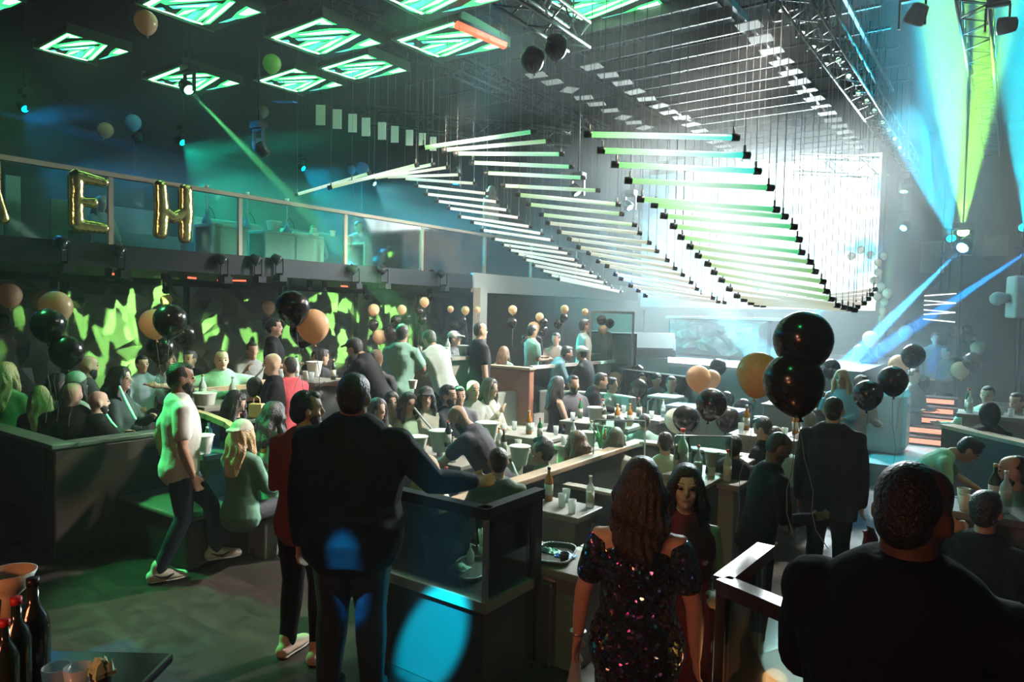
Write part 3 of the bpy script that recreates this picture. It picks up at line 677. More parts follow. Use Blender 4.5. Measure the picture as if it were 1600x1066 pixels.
# ---------------------------------------------------------------- left tier rail and partitions
def glass_rail(name, pts, z0, z1, label, railm, rw=.08, rh=.05, postr=.012, base=None, basem=None, grp=None, span=1.4):
    c = Vector((*pts[0], z0)); t = empty(name, c, 0, label, 'railing', grp)
    P = [Vector((*p, 0)) - Vector((c.x, c.y, 0)) for p in pts]; H = z1 - z0
    for a, b in zip(P[:-1], P[1:]):
        L = (b - a).length; dr = (b - a).normalized(); n = max(1, round(L / span))
        MB().beam(a + Vector((0, 0, H - rh / 2)) - dr * .04, b + Vector((0, 0, H - rh / 2)) + dr * .04, rw, rh).build('handrail', railm, t)
        b0 = 0
        if base:
            MB().beam(a + Vector((0, 0, base / 2)), b + Vector((0, 0, base / 2)), .1, base).build('base_wall', basem, t); b0 = base
        for k in range(n):
            p, q = a + dr * (L * k / n + .02), a + dr * (L * (k + 1) / n - .02)
            MB().beam(p + Vector((0, 0, (b0 + H - rh) / 2)), q + Vector((0, 0, (b0 + H - rh) / 2)), .012, H - rh - b0).build('glass_panel', GLASS, t)
        for k in range(n + 1):
            p = a + dr * (L * k / n); MB().box(p.x - postr, p.x + postr, p.y - postr, p.y + postr, b0, H - rh).build('post', STEEL, t)
    return t
glass_rail('tier_railing', [(-7.62, 4.5), (-7.1, 9.15)], .34, 1.27, 'long wooden-topped glass railing along the left tier', TRIMW, base=.3, basem=WOODM)
block('end_partition', -7.05, -6.15, 9.18, 9.32, 0, 1.30, WOODM, 'reddish brown partition at the end of the left tier railing', 'partition', cap=.04, capm=TRIMW)
glass_rail('booth_railing', [(-6.2, 9.34), (-5.95, 11.9)], .34, 1.36, 'pale-topped glass railing in front of the rear booth', mat('pale_rail', (.7, .62, .55), .4), base=.25, basem=LEATHW)
# central booths
MR = mat('metal_edge', (.62, .56, .5), .25, .7)
t = block('booth_partition', -3.38, -3.28, 3.7, 7.2, 0, .78, LEATH, 'long dark padded partition along the middle booths with a pale top rail', 'partition', cap=.05, capm=TRIMW)
t = block('booth_partition', -2.08, -1.98, 5.5, 9.7, 0, .82, LEATH, 'grey partition with a bright steel top beside the standing suited men', 'partition', cap=.04, capm=MR)
t = block('cross_partition', -3.22, -2.1, 7.02, 7.14, 0, .82, LEATH, 'short cross partition with a steel edge behind the seated men', 'partition', cap=.03, capm=MR)
t = block('cross_partition', -3.22, -2.1, 5.42, 5.5, 0, .66, LEATH, 'short green leather cross partition behind the sequin dress woman', 'partition', cap=.03, capm=MR)
for i, (x0, x1, y0, y1, l) in enumerate([(-3.22, -2.8, 4.35, 5.38, 'dark green leather bench seat in the near middle booth'), (-3.22, -2.78, 5.56, 6.95, 'dark leather bench seat in the second middle booth'),
     (-5.0, -3.56, 6.9, 7.35, 'leather bench seat left of the long middle partition')]):
    t = block('booth_bench', x0, x1, y0, y1, 0, .42, LEATH, l, 'seat', 'bench seats in the middle', bw=.04)
# glass-sided service counter in front
t = empty('service_counter', (-2.36, 3.12, 0), 0, 'dark service counter with glass sides and black handrail', 'counter')
CTR = mat('counter_lacquer', (.05, .035, .032), .22, coat=.4)
bevel(MB().box(-1.0, 0, 0, .52, 0, .54).build('body', CTR, t), .01)
MB().box(-1.02, .03, -.03, 0.0, .54, .60).box(0.0, .03, 0, .55, .54, .60).build('edge_trim', mat('brass_edge', (.62, .55, .42), .25, .8), t)
MB().box(-1.0, 0, .0, .52, .54, .555).build('worktop', mat('dark_worktop', (.03, .03, .03), .12), t)
MB().box(-.98, -.012, -.012, 0, .60, 1.08).build('glass_panel', GLASS, t)
MB().box(0, .012, 0, .46, .60, 1.08).build('glass_panel', GLASS, t)
MB().box(-.012, .014, -.014, .012, .56, 1.09).build('corner_post', STEEL, t)
MB().beam((-1.05, -.01, 1.11), (.03, -.01, 1.11), .075, .06).build('handrail', BMETAL, t)
MB().beam((0.0, -.04, 1.11), (0.0, .55, 1.11), .075, .06).build('handrail', BMETAL, t)
MB().box(-.035, .035, .46, .53, .55, 1.09).build('end_post', BMETAL, t)
t = block('low_wall', -2.46, -2.26, 3.68, 4.6, 0, .55, CTR, 'dark low wall with striped pale slats on top beside the counter', 'partition')
for k in range(9): MB().box(-.10, .10, -.43 + k * .095, -.36 + k * .095, .55, .565).build('slat', LEATHW, t)
# foreground glass rail at the right
t = empty('glass_balustrade', (-.93, 2.86, 0), 0, 'glass balustrade with a dark shiny handrail beside the foreground man', 'railing')
ex = Vector((.95, -.38, 0)); ey = Vector((.04, 1, 0))
RM = mat('dark_shiny_rail', (.05, .03, .03), .15, .3)
MB().beam(Vector((0, 0, 1.13)), ex + Vector((0, 0, 1.13)), .08, .06).build('handrail', RM, t)
MB().beam(Vector((0, 0, 1.13)), ey * .55 + Vector((0, 0, 1.13)), .08, .06).build('handrail', RM, t)
MB().beam(Vector((0, 0, .58)), ex + Vector((0, 0, .58)), .012, 1.04).build('glass_panel', GLASS, t)
MB().beam(Vector((0, 0, .58)), ey * .55 + Vector((0, 0, .58)), .012, 1.04).build('glass_panel', GLASS, t)
MB().box(-.02, .02, -.02, .02, 0, 1.1).build('corner_post', RM, t)
MB().beam(Vector((0, 0, .03)), ex + Vector((0, 0, .03)), .06, .06).build('base_rail', RM, t)
WB = mat('orange_wood', (.5, .22, .1), .35, var=.2)
t = empty('wooden_stand', (-.62, 3.35, 0), -.4, 'orange-lit wooden stand with a sloping pale board behind the glass balustrade', 'stand')
bevel(MB().box(-.3, .3, -.2, .2, 0, .62).build('body', WB, t), .01)
MB().add([(-.3, -.24, .30), (.3, -.24, .62), (.3, -.20, .70), (-.3, -.20, .36), (-.3, -.22, .28), (.3, -.22, .60)], [(0, 1, 2, 3), (4, 5, 1, 0), (5, 4, 3, 2), (0, 3, 4), (1, 5, 2)]).build('sloping_board', TRIMW, t)
point('stand_lamp', (-.75, 2.98, .72), (1, .35, .14), 3.5, .05)
# ---------------------------------------------------------------- stage end
STG = mat('stage_carpet', (.10, .12, .13), .6)
pl = [at(1000, 548, 13.0), at(1050, 555, 13.3), at(1190, 576, 12.6), at(1390, 590, 13.0)]
pl = [(-6.1, 12.6), (-5.3, 12.7), (-3.5, 12.4), (-1.9, 12.3), (-1.9, 17.4), (-6.1, 17.4)]
n = len(pl); mb = MB().add([(x, y, 0) for x, y in pl] + [(x, y, 1.38) for x, y in pl], [tuple(range(n - 1, -1, -1)), tuple(range(n, 2 * n))] + [(i, (i + 1) % n, n + (i + 1) % n, n + i) for i in range(n)])
struct('floor_stage', mb, STG)
st = MB().beam((-5.3, 12.66, 1.36), (-3.5, 12.36, 1.36), .04, .1).build('stage_edge_light', emis('edge_white', (.9, 1, 1), 3.5))
tag(st, 'bright white light strip along the stage front edge', 'strip light')
dj = empty('dj_booth', (-4.75, 13.7, 1.38), R(-3), 'crumpled silver-blue fronted booth on the stage', 'booth')
SILV = mat('crumpled_silver', (.45, .62, .68), .25, .8)
crumple('front_panel', (-1.0, 0, 0.05), (2.0, 0, 0), (0, 0, .70), 14, 6, .12, SILV, dj, 5)
MB().box(-1.05, 1.05, .06, .7, 0, .76).build('body', BMETAL, dj)
MB().box(-1.08, 1.08, -.05, .75, .76, .81).build('top', mat('booth_top', (.6, .65, .66), .3), dj)
# stage monitor wedge
def wedge(loc, rz, s, label, grp=None):
    t = empty('stage_monitor', loc, rz, label, 'speaker', grp)
    pr = [(-.22, 0), (.25, 0), (.25, .12), (.05, .38), (-.16, .36)]
    mb = MB(); n = len(pr)
    mb.add([(x * s, .32 * s * k, z * s) for k in (-1, 1) for x, z in pr], [tuple(range(n)), tuple(range(2 * n - 1, n - 1, -1))] + [(i, n + i, n + (i + 1) % n, (i + 1) % n) for i in range(n)])
    bevel(mb.build('cabinet', mat('speaker_black', (.04, .045, .05), .5), t), .01)
    a, b = Vector((.25 * s, 0, .12 * s)), Vector((.05 * s, 0, .38 * s)); nn = Vector((.26, 0, .2)).normalized()
    c = (a + b) / 2 + nn * .003; ux = Vector((0, .28 * s, 0)); uy = (b - a) * .42
    MB().add([c - ux - uy, c + ux - uy, c + ux + uy, c - ux + uy] + [p + nn * .012 for p in (c - ux - uy, c + ux - uy, c + ux + uy, c - ux + uy)], [(3, 2, 1, 0), (4, 5, 6, 7), (0, 1, 5, 4), (1, 2, 6, 5), (2, 3, 7, 6), (3, 0, 4, 7)]).build('grille', mat('grille_grey', (.12, .13, .13), .4, .5), t)
    return t
wedge((-5.75, 12.95, 1.38), R(-60), 1.25, 'black wedge stage monitor on the corner of the stage')
for i, (px, py, d, w_, h_, l) in enumerate([(932, 540, 13.2, .42, .55, 'black speaker cabinet behind the glass screen, left'), (973, 545, 13.2, .46, .6, 'black speaker cabinet behind the glass screen, right')]):
    p = at(px, py, d); t = empty('speaker_cabinet', (p.x, p.y, .34), R(35), l, 'speaker', 'speaker cabinets')
    H = p.z + h_ / 2 - .34; bevel(MB().box(-w_ / 2, w_ / 2, -.2, .2, 0, H).build('cabinet', mat('speaker_black', (.04, .045, .05)), t), .01)
    MB().box(-w_ * .42, w_ * .42, -.215, -.2, H - h_ * .95, H - .04).build('grille', mat('grille_grey', (.12, .13, .13)), t)
# glass screen frame by the stage
t = empty('glass_screen', at(955, 540, 12.6) * 1, R(35), 'tall framed glass screen left of the stage', 'screen'); t.location.z = .34
H = at(955, 490, 12.6).z - .34
for x in (-.38, .38): MB().box(x - .02, x + .02, -.02, .02, 0, H).build('post', STEEL, t)
MB().box(-.4, .4, -.02, .02, H, H + .04).build('top_rail', STEEL, t); MB().box(-.36, .36, -.006, .006, .05, H).build('glass_panel', GLASS, t)
# smoke grey glass balustrade along stage side
glass_rail('stage_railing', [(-5.6, 11.3), (-3.9, 10.6)], 0, 1.25, 'clear glass balustrade in front of the stage', STEEL, rw=.03, rh=.02)
# column and bracket at the end of the beam
struct('trim_3', MB().box(-9.75, -9.55, 12.25, 12.5, .34, 2.72), mat('white_lacquer_fascia', (.7, .68, .62)))
# blue-lit bar top and right hand furniture
BLUES = mat('glossy_grey_top', (.35, .42, .48), .2)
p = atz(1190, 632, .95)
block('bar_counter', -3.9, -2.9, 9.3, 9.7, 0, .92, mat('grey_green_front', (.16, .2, .17), .4), 'bar counter with a blue-lit glossy top right of the hanging balloons', 'counter', cap=.04, capm=BLUES)
block('grey_half_wall', -2.75, -1.62, 9.9, 10.35, 0, 1.0, mat('grey_panel', (.22, .22, .23), .4), 'grey half wall behind the standing suited man', 'partition', cap=.03, capm=MR)
PLT = mat('teal_vinyl_floor', (.18, .28, .3), .16)
struct('floor_platform', MB().box(-1.55, .9, 10.4, 13.9, 0, .3), PLT)
RISE = mat('lit_riser', (.9, .5, .38), .5)
t = empty('lit_steps', (-1.0, 12.4, .3), R(2), 'steps with pink-orange risers climbing toward the back', 'steps')
for k in range(5):
    MB().box(-.38, .38, k * .28, 1.5, k * .13, k * .13 + .125).build('step', mat('step_dark', (.05, .04, .04), .4), t)
    MB().box(-.33, .33, k * .28 - .012, k * .28, k * .13 + .03, k * .13 + .10).build('riser_light', emis('riser_glow', (1, .38, .24), 1.6), t)
t = block('curved_cabinet', -1.8, -1.15, 11.2, 11.9, .3, 1.25, mat('green_grey_cabinet', (.25, .32, .28), .35), 'grey-green rounded cabinet left of the lit steps', 'cabinet', bw=.12)
MB().box(.325, .345, -.2, .1, .7, .73).build('handle', STEEL, t)
# right booth partition (diagonal)
t = empty('right_partition', (-.57, 9.78, 0), 0, 'dark half wall with a tan top edge in front of the right booth', 'partition')
a = Vector((0, 0, 0)); b = Vector((1.9, -2.1, 0))
MB().beam(a + Vector((0, 0, .48)), b + Vector((0, 0, .48)), .14, .96).build('body', WOODD, t); MB().beam(a + Vector((0, 0, .98)), b + Vector((0, 0, .98)), .2, .04).build('top_rail', TRIMW, t)
t = empty('right_partition', (-.3, 7.0, 0), 0, 'low dark wall with a pale edge behind the bending person', 'partition')
b = Vector((1.6, -1.0, 0))
MB().beam(Vector((0, 0, .36)), b + Vector((0, 0, .36)), .12, .72).build('body', WOODD, t); MB().beam(Vector((0, 0, .74)), b + Vector((0, 0, .74)), .16, .04).build('top_rail', MR, t)
# dark wall blocks high on the back wall at right, striped grille
for i, (px, py, w_, h_) in enumerate([(1457, 402, 32, 50), (1556, 384, 32, 32)]):
    p = at(px, py, 1) - CAM; dd_ = 23.44 / p.y; p = CAM + p * dd_; s_ = dd_ / F
    o = MB().box(-w_ / 2 * s_, w_ / 2 * s_, -.04, .04, -h_ / 2 * s_, h_ / 2 * s_).build('acoustic_panel', mat('panel_green_grey', (.3, .36, .22), .6)); o.location = p
    tag(o, ['larger', 'smaller'][i] + ' pale acoustic panel on the back wall beside the beam lamp', 'panel', 'acoustic panels')
t = empty('lit_grille', at(1467, 486, 15), R(0), 'small white zigzag light sign right of the blue beam', 'sign')
mb = MB()
for k in range(6):
    z = .32 - k * .1
    mb.tube((-.28, 0, z), (.3, 0, z - .05 * (1 if k % 2 else -1)), .012, 6)
mb.build('tube', emis('zigzag_white', (.9, 1, 1), 2.2), t); MB().box(-.35, .35, .03, .06, -.32, .45).build('back_plate', BMETAL, t); MB().tube((0, .05, .4), (0, .05, ZC - t.location.z), .015).build('hanging_rod', BMETAL, t)
t = empty('wall_speaker', at(1590, 470, 12), R(20), 'grey loudspeaker with a horn on a pole at the right edge', 'speaker')
bevel(MB().box(-.12, .25, -.2, .2, -.3, .42).build('cabinet', mat('speaker_grey', (.35, .4, .36), .5), t), .04, 3)
MB().loft([(-.12, 0, .05), (-.3, 0, .03)], [.07, .12], side=(0, 1, 0)).build('horn', mat('speaker_grey', (.35, .4, .36)), t)
MB().tube((.06, 0, -.3), (.06, 0, -at(1590, 470, 12).z), .03).build('pole', BMETAL, t)
# ---------------------------------------------------------------- people
def cloth(name, col, rough=.8, **k):
    return mat(name, col, rough, bump=.35, bscale=14, var=.15, spec=.12, **k)
SK = {'light': mat('skin_light', (.62, .40, .30), .5, var=.08), 'tan': mat('skin_tan', (.48, .29, .20), .5, var=.08), 'dark': mat('skin_dark', (.14, .08, .055), .48, var=.08)}
HAIRM = {'black': mat('hair_black', (.015, .012, .011), .38, bump=.6, bscale=90), 'brown': mat('hair_brown', (.10, .055, .03), .36, bump=.6, bscale=90),
         'darkbrown': mat('hair_dark_brown', (.035, .02, .013), .36, bump=.6, bscale=90), 'blonde': mat('hair_blonde', (.48, .33, .17), .4, bump=.6, bscale=90), 'grey': mat('hair_grey', (.2, .19, .18), .5, bump=.5, bscale=90)}
EYE = mat('eye_dark', (.02, .015, .012), .15)
LIP = mat('lip', (.42, .14, .12), .4)
SHOEK = mat('shoe_black', (.02, .02, .02), .35); SHOEW = mat('shoe_white', (.75, .75, .7), .5)
ARM = {
 'down': ((.14, .02, -1), (.04, .14, -1)), 'bent': ((.16, .1, -1), (-.25, 1, .05)), 'lap': ((.22, .35, -1), (-.38, .9, -.3)),
 'table': ((.2, .6, -.8), (-.2, .95, -.1)), 'face': ((.25, .5, -.8), (-.35, .45, .85)), 'out': ((1, .1, -.2), (.9, .4, .1)),
 'hip': ((.45, -.35, -.9), (-.45, .5, -.7)), 'reach': ((.1, .7, -.7), (0, .85, -.5)), 'hang': ((.03, .1, -1), (0, .05, -1)),
 'back': ((.15, -.45, -.9), (.0, .25, -1)), 'pocket': ((.22, -.05, -1), (-.12, .35, -1)), 'pipe': ((.3, .45, -.8), (-.6, .6, .35)),
 'side': ((.75, .25, -.7), (.3, .9, .1)), 'high': ((.5, .5, .6), (-.1, .5, .8)), 'rail': ((.62, .25, -.72), (.75, .62, -.12)),
}
SEC_M = [(-.10, .10, .085, 0), (-.04, .165, .115, -.005), (.04, .165, .115, 0), (.14, .150, .108, .005), (.25, .162, .118, .01), (.36, .185, .122, .008), (.44, .182, .105, 0), (.495, .135, .085, -.01), (.535, .07, .065, -.012)]
SEC_F = [(-.10, .11, .09, 0), (-.04, .172, .118, -.01), (.04, .165, .108, -.005), (.15, .125, .088, .0), (.25, .135, .098, .008), (.34, .155, .125, .018), (.42, .155, .098, 0), (.48, .12, .076, -.01), (.53, .058, .056, -.012)]
def vec(v): return Vector(v)
def hand(mb, wp, d, th, s, curl=.35, fine=True):
    """palm, four bent fingers of unequal length and a thumb leaving the side of the palm"""
    d = d.normalized(); w = (th - d * th.dot(d)).normalized(); n = d.cross(w)
    mb.loft([wp, wp + d * .03 * s, wp + d * .085 * s], [(.026 * s, .018 * s), (.038 * s, .016 * s), (.040 * s, .012 * s)], side=w, n=10)
    if not fine:
        mb.loft([wp + d * .07 * s, wp + (d * .12 + n * .02) * s, wp + (d * .15 + n * .05) * s], [(.036 * s, .013 * s), (.032 * s, .012 * s), (.022 * s, .01 * s)], side=w, n=8)
    else:
        for k, (o, L) in enumerate([(.030, .070), (.010, .078), (-.011, .073), (-.031, .056)]):
            p = wp + d * (.082 - abs(o) * .12) * s + w * o * s; a = curl * .5; pts = [p]
            for j, f in enumerate((.45, .32, .23)):
                dd = d * math.cos(a) + n * math.sin(a) + w * (o * 1.5)
                p = p + dd.normalized() * L * f * s; pts.append(p); a += curl
            r = .0092 * s
            mb.loft(pts, [r, r * .97, r * .9, r * .78], side=w, n=8)
    p = wp + d * .025 * s + w * .028 * s
    mb.loft([p, p + (d * .025 + w * .02 + n * .008) * s, p + (d * .055 + w * .026 + n * .018) * s], [.013 * s, .0115 * s, .009 * s], side=w, n=8)
NP = [0]
def person(px, py, d, face, pose, label, fz=0.0, group=None, fem=False, fat=1.0, skin='tan', hair='short', hc='black', top='tee', tc=(.05, .05, .05), tm=None,
           bot='trousers', bc=(.03, .03, .035), arms=('down', 'down'), hy=0, hp=0, lean=0, side=0, shoes=None, beard=False, hat=None, hatc=(.03, .03, .03), s=None, yaw=0, rx=1.0, legs=None, eyes=None, extra=None, curl=.4):
    H = at(px, py, d); away = math.atan2(H.y, H.x); th_ = away - R(face); rz = th_ - PI / 2
    vox = .010 if d < 4.7 else .014 if d < 7.2 else .02 if d < 10.5 else .028
    fine = d < 6.2
    zp = .93 if pose in ('stand', 'walk') else .53
    Rt = Matrix.Rotation(R(-lean), 3, 'X') @ Matrix.Rotation(R(side), 3, 'Y')
    T = lambda p: Rt @ Vector(p) + Vector((0, 0, zp))
    hd = T((0, .015, .70 if not fem else .685))
    if lean > 15: hd = T((0, .05, .685))
    Rh = Matrix.Rotation(R(-hy), 3, 'Z') @ Matrix.Rotation(R(-hp - lean * .35), 3, 'X')
    Hd = lambda p: hd + Rh @ Vector(p)
    topz = max(Hd(q).z for q in ((0, -.02, .122), (0, -.08, .08), (0, .07, .07)))
    if s is None:
        s = (H.z - fz) / topz
        if not .82 < s < 1.16: print('SCALE', round(s, 2), label); s = max(.86, min(1.12, s))
    tp = Hd((0, -.01, .122)); c, sn = math.cos(rz), math.sin(rz)
    base = Vector((H.x - (tp.x * c - tp.y * sn) * s, H.y - (tp.x * sn + tp.y * c) * s, H.z - topz * s))
    SEC = SEC_F if fem else SEC_M; sw = (.148 if fem else .178)
    ft = lambda z: 1 + (fat - 1) * (1.25 if -.06 < z < .32 else .75)
    def torso(mb, off=0, z0=-1, z1=9, flare=None):
        q = [(z, w, dp, y) for z, w, dp, y in SEC if z0 <= z <= z1]
        pts = [T((0, y + (.02 * (fat - 1) * 6 if 0 < z < .3 else 0), z)) for z, w, dp, y in q]
        rad = [(w * ft(z) + off, dp * (1 + (ft(z) - 1) * 1.5) + off) for z, w, dp, y in q]
        if flare: rad[0] = (rad[0][0] + flare, rad[0][1] + flare)
        mb.loft(pts, rad, side=Rt @ Vector((1, 0, 0)), n=16)
    # arms
    JA = []
    for k, a in ((1, arms[0]), (-1, arms[1])):
        u, f = ARM[a] if isinstance(a, str) else a
        u = Vector((u[0] * k, u[1], u[2])).normalized(); f = Vector((f[0] * k, f[1], f[2])).normalized()
        sh = T((k * sw * (1 + (fat - 1) * .8), 0, .455 if not fem else .445)); el = sh + u * .285 * (.93 if fem else 1); wr = el + f * .25 * (.93 if fem else 1)
        t_ = Vector((-k * .4, 1, .1)) if abs(f.z) > .7 else Vector((-k * .8, 0, .8))
        JA.append((k, T((k * sw * .45, 0, .435)), sh, el, wr, f, t_))
    ar = .86 if fem else 1.0
    af = 1 + (fat - 1) * .9
    def yoke(mb, off):
        for j in JA: mb.loft([T((0, -.005, .47)), T((j[0] * sw * .5, -.002, .468)), j[2] + Vector((0, 0, .006 + max(0, off - .012) * .8))], [(.06 + off, .055 + off), (.062 * af + off, .05 * af + off), (.06 * ar * af + off, .056 * ar * af + off)], side=(0, 1, 0), n=12)
    def arm(mb, off, upto, j, sh0=True):
        k, ch, sh, el, wr, f, t_ = j
        R_ = [x * ar * af + off for x in (.058, .060, .050, .043, .041, .036, .026)]
        P = [ch, sh, sh.lerp(el, .5), el, el.lerp(wr, .3), el.lerp(wr, .65), wr]
        m = {'short': 3, 'elbow': 4, 'long': 7, 'sleeveless': 2}[upto]
        P, R_ = P[:m], R_[:m]
        if upto == 'short': P[2] = sh.lerp(el, .62); R_[2] += .008
        if not sh0: P = P[1:]; R_ = R_[1:]
        mb.loft(P, R_, side=(0, 1, 0), n=12)
    # legs
    LG = []
    if legs is None:
        legs = {'stand': [((.10, .02, .50), (.12, -.02, .09)), ((-.10, .02, .50), (-.12, -.01, .09))],
                'walk': [((.10, .08, .50), (.10, -.10, .10)), ((-.09, .26, .52), (-.10, .34, .12))],
                'sit': [((.14, .46, .52), (.15, .44, .09)), ((-.14, .46, .52), (-.15, .42, .09))]}[pose]
    for (kn, an), k in zip(legs, (1, -1)):
        LG.append((Vector((k * .088, 0, zp - .03)), Vector(kn), Vector(an)))
    lf = 1 + (fat - 1) * .8
    def leg(mb, off, j, m=1.0):
        hp_, kn, an = j
        e = kn.lerp(an, m)
        mb.loft([hp_ + Vector((0, 0, .02)), hp_.lerp(kn, .35), hp_.lerp(kn, .75), kn, kn.lerp(e, .35), kn.lerp(e, .75), e],
                [x * lf + off for x in (.085, .082, .064, .054, .053, .042, .036)], side=(1, 0, 0), n=12)
    b = MB(); torso(b)
    if not (top == 'dress'): yoke(b, -.006)
    else: yoke(b, -.018)
    b.loft([T((0, -.012, .48)), T((0, 0, .57)), hd + Rh @ Vector((0, -.012, -.06))], [(.075 * ar, .07), (.055 * ar * af, .057), (.053 * ar * af, .058)], n=12)
    hs = [(-.118, .018, .072, .048), (-.108, .034, .088, .012), (-.085, .048, .090, -.028), (-.05, .058, .089, -.06), (-.02, .066, .087, -.085), (.01, .071, .085, -.096), (.04, .075, .090, -.102), (.07, .074, .083, -.098), (.095, .064, .060, -.082), (.112, .044, .032, -.055), (.120, .02, .008, -.03)]
    hk = .95 if fem else 1
    b.loft([Hd((0, (f_ + k_) / 2 * hk, z * hk)) for z, w_, f_, k_ in hs], [(w_ * hk * (1 + (fat - 1) * .3), (f_ - k_) / 2 * hk) for z, w_, f_, k_ in hs], side=Rh @ Vector((1, 0, 0)), n=18, round0=False, round1=False)
    nk = .8 if fem else 1
    b.loft([Hd((0, .080, .035)), Hd((0, .094, .008)), Hd((0, .106 * (1 if not fem else .98), -.018)), Hd((0, .092, -.03))], [.009 * nk, .011 * nk, .016 * nk, .012 * nk], side=(1, 0, 0), n=8)
    b.ball(Hd((0, .084 if fem else .088, -.09)), (.022, .016, .016) if not fem else (.015, .012, .013), 8, 6)
    for k in (1, -1):
        b.ball(Hd((k * .081 * hk, -.010, -.008)), (.014, .022, .033), 8, 6)
        b.ball(Hd((k * .032, .078, .03)), (.024, .014, .008), 8, 6)
        b.ball(Hd((k * .040, .062, -.03)), (.022, .018, .02) if not fem else (.016, .016, .018), 8, 6)
    for j in JA: arm(b, 0, 'long', j); hand(b, j[4], j[5], j[6], (.88 if fem else 1) * 1.05, curl, fine)
    for j in LG:
        leg(b, 0, j)
        b.loft([j[2] + Vector((0, -.03, -.035)), j[2] + Vector((0, .06, -.05)), j[2] + Vector((0, .15, -.065))], [(.034, .035), (.04, .03), (.036, .016)], side=(1, 0, 0), n=10)
    if fem:
        for k in (1, -1): b.ball(T((k * .07, .085, .33)), (.062, .05, .06), 10, 8)
    def fin(mb, name, m, vx=None, par=None, sm_=None, fn=None):
        sm_ = sm_ or (6 if vox < .012 else 4)
        vx = vx or vox
        mb.v = [tuple(Vector(v) * s) for v in mb.v]
        return remesh(mb, name, m, vx, par, sm_, fn)
    o = fin(b, 'person', SK[skin])
    o.location = base; o.rotation_euler = (0, 0, rz)
    NP[0] += 1
    tag(o, label, 'person', group)
    # bottoms
    bm_ = bc if not isinstance(bc, tuple) else cloth('cloth_%.3f_%.3f_%.3f' % bc, bc)
    tm_ = tm or cloth('cloth_%.3f_%.3f_%.3f' % tc, tc)
    if bot in ('trousers', 'shorts'):
        m = MB(); torso(m, .012, -1, .05)
        m.loft([Vector((-.08, 0, zp - .06)), Vector((.08, 0, zp - .06))], [.09 * lf, .09 * lf], side=(0, 1, 0))
        for j in LG: leg(m, .014, j, 1.0 if bot == 'trousers' else .2)
        if bot == 'trousers':
            for j in LG: m.loft([j[1].lerp(j[2], .5), j[2] + Vector((0, -.0, .01))], [.056 * lf, .058], side=(1, 0, 0), n=12, round1=False)
        fin(m, 'trousers' if bot == 'trousers' else 'shorts', bm_, par=o)
    if bot == 'skirt' or top == 'dress':
        m = MB()
        if pose == 'sit':
            for j in LG: m.loft([j[0], j[0].lerp(j[1], .5), j[1] + Vector((0, .03, 0))], [.11, .10, .085], side=(1, 0, 0), n=12)
            m.loft([Vector((0, .05, zp)), Vector((0, .38, zp + .01))], [(.17, .10), (.17, .08)], side=(1, 0, 0))
            torso(m, .018, -1, .1)
        else:
            m.loft([Vector((0, 0, .52)), Vector((0, -.01, .72)), Vector((0, -.015, .88)), Vector((0, 0, 1.0))], [(.175, .13), (.178, .135), (.185, .14), (.15, .11)], side=(1, 0, 0), n=18)
        if top == 'dress': torso(m, .018, -.05, .36 if extra == 'offshoulder' else .49)
        fin(m, 'dress' if top == 'dress' else 'skirt', tm_ if top == 'dress' else bm_, par=o)
    # tops
    if top in ('tee', 'shirt', 'jacket', 'tank', 'hoodie'):
        m = MB(); off = {'tee': .017, 'shirt': .019, 'jacket': .032, 'tank': .012, 'hoodie': .034}[top]
        torso(m, off, -.05 if top != 'jacket' else -1, .52 if top != 'tank' else .43, flare=.01)
        if top == 'jacket' and pose != 'sit':
            m.loft([T((0, 0, -.22)), T((0, 0, -.12)), T((0, 0, .0))], [(.20 * fat, .145 * fat), (.20 * fat, .15 * fat), (.175, .13)], side=(1, 0, 0), n=16, round0=False)
        if top in ('jacket', 'shirt', 'hoodie'): m.loft([T((0, -.01, .49)), T((0, -.005, .56))], [(.085, .078), (.068, .07)], n=12, round1=False)
        if top == 'hoodie': m.ball(T((0, -.10, .52)), (.12, .09, .07))
        if top != 'tank': yoke(m, .012 if top in ('tee', 'shirt') else .02)
        for j in JA:
            if top == 'tank': continue
            arm(m, .014 if top in ('tee', 'shirt') else .02, 'short' if top == 'tee' else 'long', j)
        if fem:
            for k in (1, -1): m.ball(T((k * .068, .09, .33)), (.068, .055, .065), 10, 8)
        q = fin(m, {'tee': 't_shirt', 'shirt': 'shirt', 'jacket': 'jacket', 'tank': 'tank_top', 'hoodie': 'hooded_sweater'}[top], tm_, par=o)
    if extra == 'offshoulder':
        m = MB()
        for j in JA: m.loft([j[2].lerp(j[3], .12), j[2].lerp(j[3], .35), j[2].lerp(j[3], .62)], [.068, .066, .064], side=(0, 1, 0), n=14)
        m.loft([T((-.17, 0, .36)), T((0, -.0, .365)), T((.17, 0, .36))], [(.085, .05), (.12, .055), (.085, .05)], side=(0, 1, 0))
        fin(m, 'sleeves', tm_, par=o)
